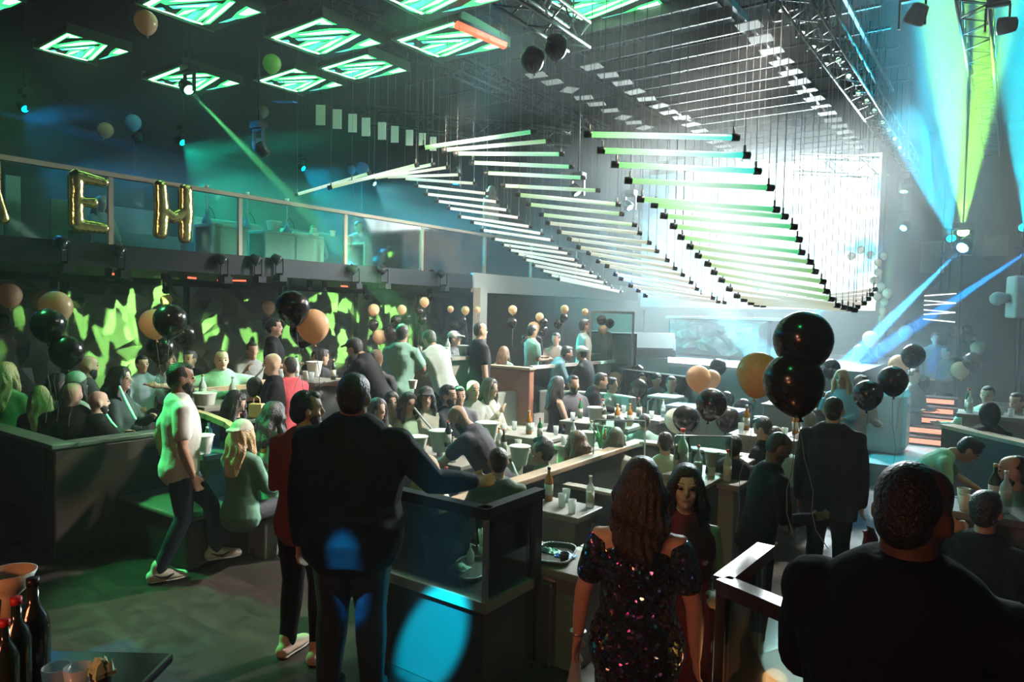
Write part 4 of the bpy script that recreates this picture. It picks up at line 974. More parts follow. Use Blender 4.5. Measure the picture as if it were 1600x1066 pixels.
    # shoes
    if shoes is not False and (d < 9):
        for j in LG:
            m = MB(); a = j[2]
            m.loft([a + Vector((0, -.055, -.045)), a + Vector((0, .02, -.04)), a + Vector((0, .10, -.052)), a + Vector((0, .185, -.062))], [(.046, .050), (.050, .056), (.058, .044), (.052, .032)], side=(1, 0, 0), n=14)
            m.loft([a + Vector((0, -.02, -.02)), a + Vector((0, -.01, .04))], [.046, .05], side=(1, 0, 0), n=12)
            q_ = fin(m, 'shoe', shoes or SHOEK, par=o, vx=min(vox, .013), sm_=2)
            if d < 6.5:
                m = MB(); m.loft([a + Vector((0, -.06, -.078)), a + Vector((0, .03, -.078)), a + Vector((0, .12, -.078)), a + Vector((0, .19, -.074))], [(.048, .012), (.050, .012), (.062, .012), (.05, .012)], side=(1, 0, 0), n=14)
                m.v = [tuple(Vector(v) * s) for v in m.v]; m.build('sole', mat('rubber_sole', (.7, .68, .6), .6) if shoes else SHOEK, q_)
                if shoes is SHOEW:
                    for sx in (1, -1):
                        m = MB(); m.loft([a + Vector((sx * .050, .10, -.030)), a + Vector((sx * .056, .05, -.052)), a + Vector((sx * .054, .0, -.042)), a + Vector((sx * .048, -.045, -.02))], [(.003, .006), (.006, .013), (.005, .008), (.003, .003)], side=(1, 0, 0), n=8)
                        m.v = [tuple(Vector(v) * s) for v in m.v]; m.build('side_mark', SHOEK, q_)
    # hair
    hm_ = HAIRM[hc]
    m = MB(); hz_ = hk
    ripple = None
    if hair in ('short', 'long', 'wavy', 'pony', 'crop', 'bun', 'mohawk'):
        k = {'crop': .0, 'short': .008}.get(hair, .012)
        m.ball(Hd((0, -.022 * hz_, .036 * hz_)), ((.078 + k) * hz_, (.088 + k) * hz_, (.090 + k) * hz_), 16, 12)
        if fem: m.ball(Hd((0, .022, .082)), (.064, .058, .044), 14, 10); m.ball(Hd((.05, .03, .045)), (.028, .05, .05), 10, 8); m.ball(Hd((-.05, .03, .045)), (.028, .05, .05), 10, 8)
        m.ball(Hd((0, -.045 * hz_, -.01)), ((.066 + k) * hz_, (.060 + k) * hz_, (.075 + k) * hz_), 14, 10)
        if hair == 'short': m.ball(Hd((0, .03, .09)), (.058, .055, .036), 12, 8)
        if hair == 'mohawk': m.loft([Hd((0, .07, .10)), Hd((0, 0, .135)), Hd((0, -.08, .09))], [(.035, .03)] * 3, side=(1, 0, 0))
    if hair in ('long', 'wavy'):
        L = .36 if hair == 'long' else .30; wv = .012 if hair == 'wavy' else .004
        dn = Vector((0, -.25 if lean < 15 else .2, -1)).normalized()
        b0 = Hd((0, -.06, .02))
        P = [Hd((0, -.03, .05)), b0 + Vector((0, -.02, -.06)), b0 + dn * .18, b0 + dn * L]
        m.loft(P, [(.085, .07), (.10, .06), (.105 + wv * 2, .052), (.07, .03)], side=Rt @ Vector((1, 0, 0)), n=18)
        for kk in (1, -1):
            a = Hd((kk * .068, .015, .04))
            m.loft([a, a + Vector((kk * .02, -.005, -.10)), a + Vector((kk * .025, .0, -.2)), a + Vector((kk * .01, .03, -L + .02))], [(.022, .045), (.03, .042), (.034, .036), (.018, .02)], side=(1, 0, 0), n=12)
        rnd = random.Random(int(px)); ph = rnd.random() * 6
        n_st = 26 if d < 5 else 14
        def ripple(co):
            x, y, z = co; c_ = hd * s; an = math.atan2(y - c_.y, x - c_.x); r = math.hypot(x - c_.x, y - c_.y) + 1e-6
            dz = max(0, min(1, (c_.z + .06 - z) / .1))
            q = (.006 * math.sin(an * n_st + math.sin((z) * 22 + ph) * 2) + wv * math.sin(z * 45 + an * 2 + ph)) * dz
            return Vector((x + (x - c_.x) / r * q, y + (y - c_.y) / r * q, z))
    if hair == 'pony':
        b0 = Hd((0, -.10, .04))
        m.loft([b0, b0 + Vector((0, -.05, -.02)), b0 + Vector((0, -.06, -.15)), b0 + Vector((0, -.03, -.3))], [.03, .036, .034, .015], n=12)
    if hair == 'bun': m.ball(Hd((0, -.09, .10)), .05)
    if m.v: fin(m, 'hair', hm_, par=o, vx=max(.008, vox * .8), fn=ripple, sm_=2)
    if beard:
        m = MB(); m.loft([Hd((0, .022, -.045)), Hd((0, .03, -.085)), Hd((0, .045, -.125))], [(.066, .066), (.056, .064), (.034, .045)], side=Rh @ Vector((1, 0, 0)), n=14)
        fin(m, 'beard', HAIRM['black'], par=o, vx=max(.009, vox * .8))
    if hat:
        hm2_ = cloth('hat_%.2f_%.2f_%.2f' % hatc, hatc, .7)
        m = MB()
        if hat in ('cap', 'cap_back'):
            m.ball(Hd((0, -.012, .052)), (.090, .104, .085), 16, 12)
            sg = 1 if hat == 'cap' else -1
            m.loft([Hd((0, .06 * sg, .062)), Hd((0, .13 * sg, .055)), Hd((0, .165 * sg, .045))], [(.075, .012), (.072, .011), (.05, .010)], side=Rh @ Vector((1, 0, 0)), n=14)
        elif hat == 'beanie':
            m.ball(Hd((0, -.015, .06)), (.092, .106, .095), 16, 12)
        elif hat == 'hood':
            m.ball(Hd((0, -.035, .01)), (.115, .115, .155), 16, 12); m.ball(T((0, -.05, .50)), (.17, .11, .09), 14, 10)
        fin(m, hat.split('_')[0], hm2_ if hat != 'hood' else tm_, par=o, vx=max(.01, vox * .8), sm_=2)
    if eyes or (eyes is None and d < 10 and 60 < abs((face + hy + 180) % 360 - 180)):
        for k in (1, -1):
            m = MB().ball(Hd((k * .031 * hk, .083 * hk, .008)), (.013, .008, .0075), 10, 8); m.v = [tuple(Vector(v) * s) for v in m.v]; m.build('eye', EYE, o)
            m = MB().loft([Hd((k * .014, .090 * hk, .035)), Hd((k * .034, .086 * hk, .040)), Hd((k * .05, .074 * hk, .031))], [.002 + .0015 * (not fem)] * 2 + [.002], n=6); m.v = [tuple(Vector(v) * s) for v in m.v]; m.build('eyebrow', hm_, o)
        m = MB().loft([Hd((-.022, .084, -.056)), Hd((0, .092, -.054)), Hd((.022, .084, -.056))], [(.005, .004), (.008, .006), (.005, .004)], n=8); m.v = [tuple(Vector(v) * s) for v in m.v]; m.build('mouth', LIP, o)
    o['hand_r'] = [0, 0, 0]
    wr = [Matrix.Rotation(rz, 3, 'Z') @ ((j[4] + j[5] * .09) * s) + base for j in JA]
    del o['hand_r']
    return o, wr, Matrix.Translation(base) @ Matrix.Rotation(rz, 4, 'Z') @ Matrix.Scale(s, 4), Hd
SEQ = bpy.data.materials.new('black_sequins'); SEQ.use_nodes = True; nt = SEQ.node_tree; b = nt.nodes['Principled BSDF']
b.inputs['Base Color'].default_value = (.06, .06, .07, 1); b.inputs['Metallic'].default_value = .9; b.inputs['Roughness'].default_value = .16
tc = nt.nodes.new('ShaderNodeTexCoord'); vo = nt.nodes.new('ShaderNodeTexVoronoi'); vo.inputs['Scale'].default_value = 85
sb = nt.nodes.new('ShaderNodeVectorMath'); sb.operation = 'SUBTRACT'; sb.inputs[1].default_value = (.5, .5, .5)
ml = nt.nodes.new('ShaderNodeVectorMath'); ml.operation = 'SCALE'; ml.inputs['Scale'].default_value = 1.3
ge = nt.nodes.new('ShaderNodeNewGeometry'); ad = nt.nodes.new('ShaderNodeVectorMath'); ad.operation = 'ADD'; no = nt.nodes.new('ShaderNodeVectorMath'); no.operation = 'NORMALIZE'
nt.links.new(tc.outputs['Object'], vo.inputs['Vector']); nt.links.new(vo.outputs['Color'], sb.inputs[0]); nt.links.new(sb.outputs[0], ml.inputs[0])
nt.links.new(ml.outputs[0], ad.inputs[0]); nt.links.new(ge.outputs['Normal'], ad.inputs[1]); nt.links.new(ad.outputs[0], no.inputs[0]); nt.links.new(no.outputs[0], b.inputs['Normal'])
hs_ = nt.nodes.new('ShaderNodeMix'); hs_.data_type = 'RGBA'; hs_.inputs['Factor'].default_value = .25; hs_.inputs['A'].default_value = (.03, .03, .04, 1)
nt.links.new(vo.outputs['Color'], hs_.inputs['B']); nt.links.new(hs_.outputs['Result'], b.inputs['Base Color'])
K = (.007, .007, .008); CH = (.05, .05, .055); TEAL = (.30, .48, .42); WHT = (.72, .72, .68); JEAN = (.05, .08, .13); GRN = (.28, .42, .28)
# ---- foreground figures
o, wr, M, Hd = person(283, 568, 5.75, 82, 'walk', 'bearded man in white t-shirt and dark jeans walking past the booth', skin='tan', hair='short', top='tee', tc=(.82, .82, .76), bc=(.03, .045, .07), arms=('pocket', 'back'), beard=True, shoes=SHOEW, fat=1.08, hp=4,
   legs=[((.09, .02, .50), (.09, -.16, .10)), ((-.09, .26, .53), (-.10, .30, .14))])
o, wr, M, Hd = person(478, 612, 4.45, 35, 'stand', 'man in dark red shirt standing close behind the big man', skin='tan', hair='short', top='shirt', tc=(.20, .03, .025), bc=K, arms=('down', 'bent'), hy=45, shoes=mat('shoe_cream', (.8, .6, .5), .6), fat=1.12, beard=True, eyes=False)
o, wr, M, Hd = person(553, 585, 3.95, 14, 'stand', 'broad man in black top seen from behind leaning on the counter handrail', skin='tan', hair='short', top='shirt', tc=K, bc=mat('black_denim', (.015, .018, .025), .42, bump=.3, bscale=10), arms=('rail', 'down'), fat=1.42, hy=2)
o, wr, M, Hd = person(1003, 716, 2.9, 6, 'stand', 'woman with wavy brown hair in off-shoulder black sequin dress seen from behind', fem=True, skin='light', hair='wavy', hc='darkbrown', top='dress', tm=SEQ, bot='none', arms=(((.32, -.03, -1), (.05, .10, -1)), ((.30, -.02, -1), (.12, .15, -1))), fat=1.12, extra='offshoulder', hy=-4, hp=-2, shoes=False)
hp0 = wr[1]
t = empty('wrapped_bouquet', hp0 + Vector((0, 0, -.05)), 0, 'small bouquet in clear wrap held upside down by the woman in sequins', 'bouquet')
MB().loft([(0, 0, .06), (0, 0, -.06), (-.01, 0, -.2), (-.02, 0, -.3)], [.012, .03, .07, .085], n=12, round1=False).build('wrap', mat('clear_wrap', (.5, .5, .42), .25, alpha=.6, bump=.8, bscale=12), t)
for k in range(5): MB().ball((.04 * math.cos(k * 1.26) - .02, .04 * math.sin(k * 1.26), -.30), .025, 8, 6).build('flower', mat('pale_flower', (.6, .55, .4), .7), t)
b_ = MB().lathe([(.036, -.006), (.039, 0), (.036, .006)], n=18).build('bracelet', STEEL); b_.location = wr[1] + Vector((.01, 0, .10)); tag(b_, 'thin bright bracelet on the left wrist of the woman in sequins', 'bracelet')
o, wr, M, Hd = person(1073, 726, 3.55, 172, 'stand', 'smiling woman with long dark hair in dark red dress facing the camera', fem=True, skin='light', hair='long', hc='black', top='dress', tc=(.16, .015, .02), bot='none', arms=('bent', 'bent'), hy=6, s=.93, shoes=False)
o, wr, M, Hd = person(1432, 722, 1.78, 12, 'stand', 'large man in black suit in the right foreground seen from behind', skin='dark', hair='crop', top='jacket', tc=(.005, .005, .005), bc=K, arms=('down', 'face'), fat=1.22, hy=12, hp=6, shoes=False, eyes=False)
o, wr, M, Hd = person(1303, 620, 5.55, 4, 'stand', 'man in dark grey suit standing with his back to the camera in the aisle', skin='tan', hair='crop', top='jacket', tc=(.014, .014, .016), bc=(.01, .01, .01), arms=('down', 'down'), fat=1.12)
o, wr, M, Hd = person(1228, 678, 4.95, 62, 'stand', 'man in black shirt looking down beside the steel-topped partition', skin='dark', hair='crop', top='shirt', tc=K, bc=K, arms=('bent', 'pocket'), hp=28, lean=12, s=.9, beard=True)
o, wr, M, Hd = person(706, 634, 6.6, -62, 'stand', 'bald waiter in black shirt bending over the tables', skin='tan', hair='none', top='tee', tc=(.03, .03, .035), bc=K, arms=('hang', 'reach'), lean=33, hp=32, s=1.0, beard=True, yaw=0)
o, wr, M, Hd = person(1528, 686, 5.9, 78, 'stand', 'person in green and white top bending forward with dark hair hanging', fem=True, skin='tan', hair='short', top='tee', tc=(.35, .55, .38), arms=('hang', 'reach'), lean=50, hp=20, s=.9)
o, wr, M, Hd = person(1588, 712, 4.8, -95, 'sit', 'man in profile at the right edge with grey-green t-shirt', skin='tan', hair='crop', top='tee', tc=(.3, .36, .28), arms=('lap', 'lap'), beard=True)
o, wr, M, Hd = person(1542, 768, 4.2, 20, 'sit', 'seated person with dark hair and one hand resting on the head at the right', skin='tan', hair='short', top='shirt', tc=K, arms=('lap', ((.9, .1, -.1), (-1, .05, .45))), s=1.0)
o, wr, M, Hd = person(1548, 633, 8.0, 10, 'sit', 'dark hooded person seated behind the right half wall with back to camera', skin='tan', hair='none', top='hoodie', tc=K, hat='hood', arms=('table', 'table'))
o, wr, M, Hd = person(1544, 604, 9.3, -165, 'sit', 'man in pale green shirt gesturing at the right booth table', skin='tan', hair='short', top='tee', tc=GRN, arms=('side', 'side'), s=1.0)
o, wr, M, Hd = person(1590, 614, 8.8, -150, 'sit', 'man with dark cap of hair in light shirt at the right edge table', skin='tan', hair='short', top='tee', tc=(.5, .55, .4), arms=('table', 'lap'), s=1.0)
CROWD = [
 # px, py, d, face, pose, label, fz, kwargs
 (1040, 675, 6.45, -12, 'sit', 'man in white-green shirt seen from behind in the middle booth', 0, dict(top='shirt', tc=(.5, .6, .48), hair='crop', arms=('table', 'table'))),
 (1147, 680, 6.2, 8, 'sit', 'broad person in black seen from behind by the upright glass pane', 0, dict(top='shirt', tc=K, hair='short', fat=1.15, arms=('table', 'table'))),
 (1186, 652, 7.0, -70, 'sit', 'man in black looking down at the booth right of the glass pane', 0, dict(top='tee', tc=K, hair='short', hp=25, arms=('table', 'lap'))),
 (1264, 643, 7.3, 20, 'sit', 'grey-haired person with pale scarf seated behind the suited man', 0, dict(top='shirt', tc=(.3, .3, .3), hair='short', hc='grey')),
 (1212, 666, 6.9, 10, 'sit', 'person with cropped dark hair just behind the man looking down', 0, dict(top='shirt', tc=(.25, .4, .4), hair='crop')),
 (903, 673, 7.1, -25, 'sit', 'woman with long wavy brown hair and green top seen from behind', 0, dict(s=1.0, fem=True, top='tank', tc=GRN, hair='wavy', hc='brown', skin='light')),
 (962, 668, 7.5, 8, 'sit', 'woman with long straight brown hair behind the low glass pane', 0, dict(s=1.0, fem=True, top='tee', tc=(.6, .65, .55), hair='long', hc='brown', skin='light')),
 (1007, 646, 8.5, 0, 'sit', 'man in pale green shirt with back turned in the centre booth', 0, dict(top='shirt', tc=TEAL, hair='crop')),
 (969, 652, 8.7, 15, 'sit', 'dark-haired man just left of the pale green shirt', 0, dict(top='tee', tc=(.4, .45, .4), hair='short')),
 (849, 686, 6.75, -70, 'sit', 'man with a mohawk haircut in green shirt facing left', 0, dict(s=1.0, top='shirt', tc=GRN, hair='mohawk', arms=('lap', 'table'))),
 (779, 699, 5.2, -8, 'sit', 'man with short black hair and dark shirt with back to camera by the handrail', 0, dict(top='shirt', tc=(.06, .09, .07), hair='crop')),
 (668, 712, 5.6, -20, 'sit', 'woman with long light brown hair seated beyond the handrail', 0, dict(s=1.0, fem=True, top='tank', tc=(.3, .28, .2), hair='long', hc='blonde', skin='light')),
 (612, 612, 7.9, 150, 'sit', 'woman with long dark hair at the left end of the seated row', 0, dict(fem=True, top='tank', tc=(.3, .25, .2), hair='long', arms=('lap', 'lap'), hy=20, skin='light')),
 (640, 613, 7.9, 155, 'sit', 'woman with long dark hair smoking a pipe in the seated row', 0, dict(fem=True, top='tank', tc=GRN, hair='long', arms=('pipe', 'lap'), hp=10, skin='light')),
 (666, 605, 8.0, 175, 'sit', 'woman in dark cap and grey t-shirt in the seated row', 0, dict(fem=True, top='tee', tc=(.55, .55, .45), hair='long', hat='cap', arms=('lap', 'lap'), skin='light')),
 (700, 602, 8.2, 120, 'sit', 'bearded man in black t-shirt beside the woman with the cap', 0, dict(top='tee', tc=K, hair='short', beard=True, arms=('table', 'lap'))),
 (717, 604, 8.35, 165, 'sit', 'person holding a hand to the face behind the bending waiter', 0, dict(top='tee', tc=CH, hair='short', arms=('face', 'lap'))),
 (739, 594, 8.6, 150, 'sit', 'bald man in white t-shirt at the reddish partition', 0, dict(top='tee', tc=WHT, hair='none', arms=('lap', 'table'), skin='light')),
 (765, 591, 8.8, 125, 'sit', 'woman in pale jacket with hand at mouth beside the bald man', 0, dict(fem=True, top='shirt', tc=(.6, .55, .45), hair='long', arms=('face', 'lap'), skin='light')),
 (629, 507, 8.9, 25, 'stand', 'man in teal t-shirt standing with his back to the camera on the left tier', .34, dict(top='tee', tc=(.32, .55, .45), hair='short', arms=('face', 'bent'), fat=1.1, lean=6)),
 (668, 517, 9.3, -40, 'stand', 'man in white striped shirt leaning on the tier railing', .34, dict(top='shirt', tc=(.62, .68, .62), hair='short', arms=('reach', 'reach'), lean=26, hp=12, s=1.0)),
 (709, 518, 10.4, 100, 'stand', 'person in white cap and dark jacket facing right on the tier', .34, dict(top='jacket', tc=CH, hair='short', hat='cap', hatc=(.7, .7, .65), arms=('bent', 'bent'), s=.95)),
 (750, 504, 9.9, 70, 'stand', 'bald man in black polo shirt standing by the reddish partition', .34, dict(top='tee', tc=K, hair='crop', arms=('down', 'down'), fat=1.08, bc=(.3, .28, .25))),
 (552, 529, 8.5, -60, 'stand', 'man in black cap leaning over the tier tables', .34, dict(top='tee', tc=K, hair='short', hat='cap', arms=('reach', 'table'), lean=30, s=1.0)),
 (588, 547, 8.7, 20, 'sit', 'man with brown hair and dark top seated below the gold balloon', .34, dict(top='tee', tc=CH, hair='short', hc='brown')),
 (557, 556, 8.4, 130, 'sit', 'person in dark cap looking down at a table on the tier', .34, dict(top='tee', tc=(.2, .22, .2), hair='short', hat='cap', hp=20)),
 (427, 552, 7.9, -95, 'sit', 'bald man in black smoking toward the left behind the railing', .34, dict(top='tee', tc=K, hair='none', arms=('pipe', 'lap'), skin='light')),
 (453, 557, 8.1, -30, 'sit', 'man in red patterned shirt behind the railing', .34, dict(top='shirt', tc=(.6, .10, .12), hair='crop', beard=True)),
 (346, 548, 8.6, 170, 'sit', 'man in light green t-shirt with arms spread along the sofa', .34, dict(top='tee', tc=(.35, .62, .45), hair='crop', arms=('out', 'out'), fat=1.2, skin='light')),
 (428, 498, 9.5, 100, 'stand', 'man in black standing among the balloons on the tier', .34, dict(top='tee', tc=K, hair='short', arms=('bent', 'bent'), s=.98)),
 (505, 545, 9.6, 60, 'stand', 'dark figure bending at the tier sofas behind the gold balloon', .34, dict(top='shirt', tc=K, hair='short', lean=30, s=.95)),
 (297, 548, 9.2, -150, 'sit', 'person in dark clothes beside the man with spread arms', .34, dict(top='shirt', tc=K, hair='short')),
 (222, 556, 9.0, 160, 'sit', 'person lit blue seated far left on the tier', .34, dict(top='shirt', tc=(.3, .35, .45), hair='short')),
 (265, 553, 9.4, 175, 'sit', 'person lit blue next to the first one on the tier', .34, dict(fem=True, top='shirt', tc=(.3, .35, .45), hair='long', hc='brown')),
 (394, 535, 10.2, 165, 'sit', 'person in white top under the small gold balloon', .34, dict(top='tee', tc=(.4, .42, .4), hair='short', arms=('face', 'lap'))),
 (494, 548, 10.8, 165, 'sit', 'person in dark top far back on the tier under the balcony', .34, dict(top='tee', tc=CH, hair='short')),
 (8, 566, 7.9, 30, 'sit', 'blonde woman in green top at the left edge', 0, dict(fem=True, top='tee', tc=(.15, .3, .15), hair='long', hc='blonde', skin='light')),
 (136, 555, 8.2, 80, 'sit', 'bald bearded man looking right over the seated group', 0, dict(top='shirt', tc=CH, hair='none', beard=True, skin='tan', s=1.08)),
 (186, 572, 7.7, 115, 'sit', 'woman with long curly dark hair smoking a white hose pipe', 0, dict(fem=True, top='shirt', tc=(.05, .08, .07), hair='wavy', arms=('lap', 'pipe'), skin='light')),
 (119, 584, 7.9, 60, 'sit', 'person in pale beanie behind the bald men', 0, dict(fem=True, top='shirt', tc=(.45, .45, .42), hair='long', hat='beanie', hatc=(.4, .5, .4), skin='light')),
 (113, 598, 7.05, 12, 'sit', 'bald man in black t-shirt seen from behind at the left booth', .05, dict(top='tee', tc=K, hair='none', fat=1.25, skin='light')),
 (152, 611, 7.1, 75, 'sit', 'bald bearded man in black in profile holding a hose pipe', .05, dict(top='tee', tc=K, hair='none', beard=True, arms=('reach', 'pipe'), skin='light', fat=1.1)),
 (62, 603, 7.4, 5, 'sit', 'woman with straight blonde-streaked hair seen from behind at the left booth', .05, dict(fem=True, top='shirt', tc=K, hair='long', hc='blonde', skin='light')),
 (88, 583, 8.3, 100, 'sit', 'dark-haired woman between the blonde woman and the beanie', 0, dict(fem=True, top='shirt', tc=(.4, .4, .38), hair='long', skin='light')),
 (374, 612, 7.0, 120, 'sit', 'person with dark hair bending beside the arched bench panel', 0, dict(fem=True, top='shirt', tc=K, hair='long', hp=25, skin='light')),
 (378, 657, 5.9, 40, 'sit', 'blonde person in cap and green jacket behind the arched panel', 0, dict(fem=True, top='shirt', tc=(.1, .2, .15), hair='long', hc='blonde', hat='cap_back', hatc=(.5, .5, .42), skin='light')),
 (427, 628, 6.3, 60, 'sit', 'person with black curly hair and green top left of the red shirt', 0, dict(fem=True, top='tee', tc=(.25, .5, .35), hair='wavy')),
 (398, 590, 8.0, 10, 'sit', 'person with dark hair in front of the tier railing', 0, dict(top='tee', tc=K, hair='short')),
 (590, 622, 7.4, 140, 'sit', 'woman mostly hidden behind the big man', 0, dict(fem=True, top='tee', tc=(.5, .45, .35), hair='long', skin='light')),
 (787, 541, 12.6, 20, 'sit', 'woman with long brown hair seated behind the reddish partition', .34, dict(fem=True, top='shirt', tc=(.3, .45, .35), hair='long', hc='brown', s=1.0)),
 (832, 508, 12.3, 60, 'stand', 'person in teal clothes pointing right near the balloons', .34, dict(top='tee', tc=TEAL, hair='short', arms=('bent', 'table'))),
 (869, 520, 13.4, -160, 'sit', 'person raising a hand far back beside the pointing one', .34, dict(top='tee', tc=(.5, .4, .35), hair='short', arms=('face', 'lap'), s=1.)),
 (887, 541, 11.8, 75, 'sit', 'man in blue shirt leaning at the rear booth', .34, dict(top='shirt', tc=(.2, .35, .4), hair='short', lean=25, s=1.0)),
 (908, 541, 11.8, -60, 'sit', 'person in white cap and black top at the rear booth', .34, dict(top='shirt', tc=K, hair='short', hat='cap_back', hatc=(.75, .75, .7), lean=15, s=1.0)),
 (913, 499, 12.6, 70, 'stand', 'man in pale shirt standing in the light by the stage', .34, dict(top='tee', tc=(.7, .68, .6), hair='short')),
 (871, 588, 9.8, 70, 'sit', 'woman in dark tank top and blue jeans on the pale curved sofa', 0, dict(fem=True, top='tank', tc=K, hair='long', bc=JEAN, arms=('lap', 'lap'), skin='light')),
 (896, 587, 10.0, 150, 'sit', 'bearded man in black printed sweater on the curved sofa', 0, dict(top='shirt', tc=(.06, .06, .07), hair='short', beard=True, arms=('lap', 'lap'))),
 (940, 583, 10.4, 80, 'sit', 'man in black leaning forward beside the gold balloon', 0, dict(top='shirt', tc=K, hair='short', lean=18, s=1.0)),
 (955, 590, 11.2, 100, 'sit', 'man in white shorts beside the glass screen', 0, dict(top='tee', tc=(.6, .6, .55), hair='short', bot='shorts', bc=(.5, .5, .45), s=1.0)),
 (1026, 583, 11.5, 170, 'stand', 'person in dark top and cap in the shade below the stage', 0, dict(top='tee', tc=(.06, .09, .1), hair='short', hat='cap', s=.95)),
 (1049, 588, 11.2, 178, 'sit', 'person in teal t-shirt seated at the chrome table below the stage', 0, dict(top='tee', tc=(.35, .5, .5), hair='short', s=1.05)),
 (1003, 583, 12.0, 160, 'sit', 'dark seated figure below the stage left of the teal t-shirt', 0, dict(top='tee', tc=(.08, .1, .11), hair='short')),
 (1316, 577, 9.0, -165, 'stand', 'woman with blonde hair in blue top behind the grey half wall', .1, dict(fem=True, top='shirt', tc=(.2, .45, .6), hair='long', hc='blonde', arms=('face', 'bent'), s=.98)),
 (1347, 587, 8.9, 150, 'stand', 'person in patterned top and cap leaning on the grey half wall', .0, dict(top='shirt', tc=(.5, .45, .45), hair='short', hat='cap', hatc=(.4, .38, .36), lean=15, s=.95)),
 (1283, 612, 9.1, 30, 'sit', 'dark grey figure behind the grey half wall, left', .3, dict(top='jacket', tc=CH, hair='short', s=1.)),
 (1428, 576, 11.3, 130, 'stand', 'person in blue-lit clothes standing on the teal platform by the lit steps', .3, dict(top='shirt', tc=(.35, .4, .42), hair='short', arms=('bent', 'bent'), bc=(.05, .07, .1), s=1.0)),
 (1462, 520, 13.6, 170, 'stand', 'hazy figure at the top of the lit steps', .9, dict(top='shirt', tc=(.2, .25, .25), hair='short', s=.95)),
 (1480, 540, 13.0, -120, 'stand', 'hazy dark figure right of the lit steps', .3, dict(top='shirt', tc=(.1, .12, .12), hair='short', s=1.0)),
]
for q in CROWD:
    kw = dict(q[7]); kw.setdefault('arms', ('lap', 'table') if q[4] == 'sit' else ('down', 'bent'))
    person(q[0], q[1], q[2], q[3], q[4], q[5], fz=q[6], group='guests in the booths', **kw)
BALC = [(490, 352, 12.5, 170, 'person lit blue-green on the balcony sofas, leftmost', 0), (560, 346, 13.0, 150, 'person leaning at the balcony tables under the twin blue balloons', 0),
        (602, 342, 14.2, -160, 'person with a white-lit face at the balcony centre', 1), (642, 352, 14.6, 175, 'person in green light on the balcony', 0),
        (699, 362, 15.6, 160, 'blue-lit person on the balcony below the blue lamp', 1), (738, 360, 16.5, -170, 'pale hazy person on the balcony near the tubes', 0), (158, 306, 11.5, 150, 'person in blue light behind the foil letter', 1)]
for px, py, d, f_, l, fe in BALC:
    p = on_line(px, py, -11.6); dd = (p - CAM).dot(fw)
    person(px, py, dd, f_, 'sit', l, fz=2.95, group='guests on the balcony', fem=bool(fe), hair='long' if fe else 'short', top='shirt', tc=(.35, .4, .4), arms=('table', 'lap'), s=1.0)
for px, py, l, tc_ in ((768, 290, 'tall blurred person with light hair standing on the far balcony', (.4, .35, .3)),):
    p = on_line(px, py, -11.0); person(px, py, (p - CAM).dot(fw), 160, 'stand', l, fz=2.95, group='guests on the balcony', fem=True, hair='long', hc='blonde', top='tee', tc=tc_, s=1.0)
print('PEOPLE', NP[0])
# ---------------------------------------------------------------- balloons
def balloon_mat(name, col, tr, rough=.18, tcol=None):
    m = bpy.data.materials.new(name); m.use_nodes = True; nt = m.node_tree; b = nt.nodes['Principled BSDF']; o = nt.nodes['Material Output']
    b.inputs['Base Color'].default_value = (*col, 1); b.inputs['Roughness'].default_value = rough; b.inputs['Coat Weight'].default_value = .25; b.inputs['Coat Roughness'].default_value = .12; b.inputs['Specular IOR Level'].default_value = .35
    t = nt.nodes.new('ShaderNodeBsdfTranslucent'); t.inputs[0].default_value = (*(tcol or col), 1); x = nt.nodes.new('ShaderNodeMixShader'); x.inputs[0].default_value = tr
    nt.links.new(b.outputs[0], x.inputs[1]); nt.links.new(t.outputs[0], x.inputs[2]); nt.links.new(x.outputs[0], o.inputs['Surface'])
    return m
BM = {'K': balloon_mat('black_latex', (.010, .007, .007), .05, .2, (.04, .015, .012)), 'G': balloon_mat('peach_gold_latex', (.82, .52, .32), .45, .25),
      'B': balloon_mat('clear_latex_painted_blue_lit', (.25, .55, .9), .3), 'L': balloon_mat('gold_latex_painted_green_lit', (.45, .8, .2), .5), 'P': balloon_mat('pale_latex', (.8, .75, .62), .5)}  # B and L: blue and green light painted into clear and gold latex
prof = []
for k in range(15):
    a = PI * k / 14; r = .5 * math.sin(a); z = -.5 * math.cos(a)
    if z < 0: r *= 1 - .22 * (z / .5) ** 2; z *= 1.22
    prof.append((max(r, .03 if k == 0 else .002), z))
BME = {}
def balloon_mesh(k):
    if k not in BME:
        mb = MB().lathe(prof, n=24); me = mb.mesh('balloon'); me.materials.append(BM[k]); BME[k] = me
        mk = MB().lathe([(.05, -.685), (.035, -.66), (.022, -.64), (.03, -.60)], n=10).mesh('knot'); mk.materials.append(BM[k]); BME[k + 'k'] = mk
    return BME[k], BME[k + 'k']
RIB = mat('ribbon', (.12, .11, .1), .5)
CN = {'K': 'black', 'G': 'peach-gold', 'B': 'blue-lit', 'L': 'green-lit', 'P': 'pale'}
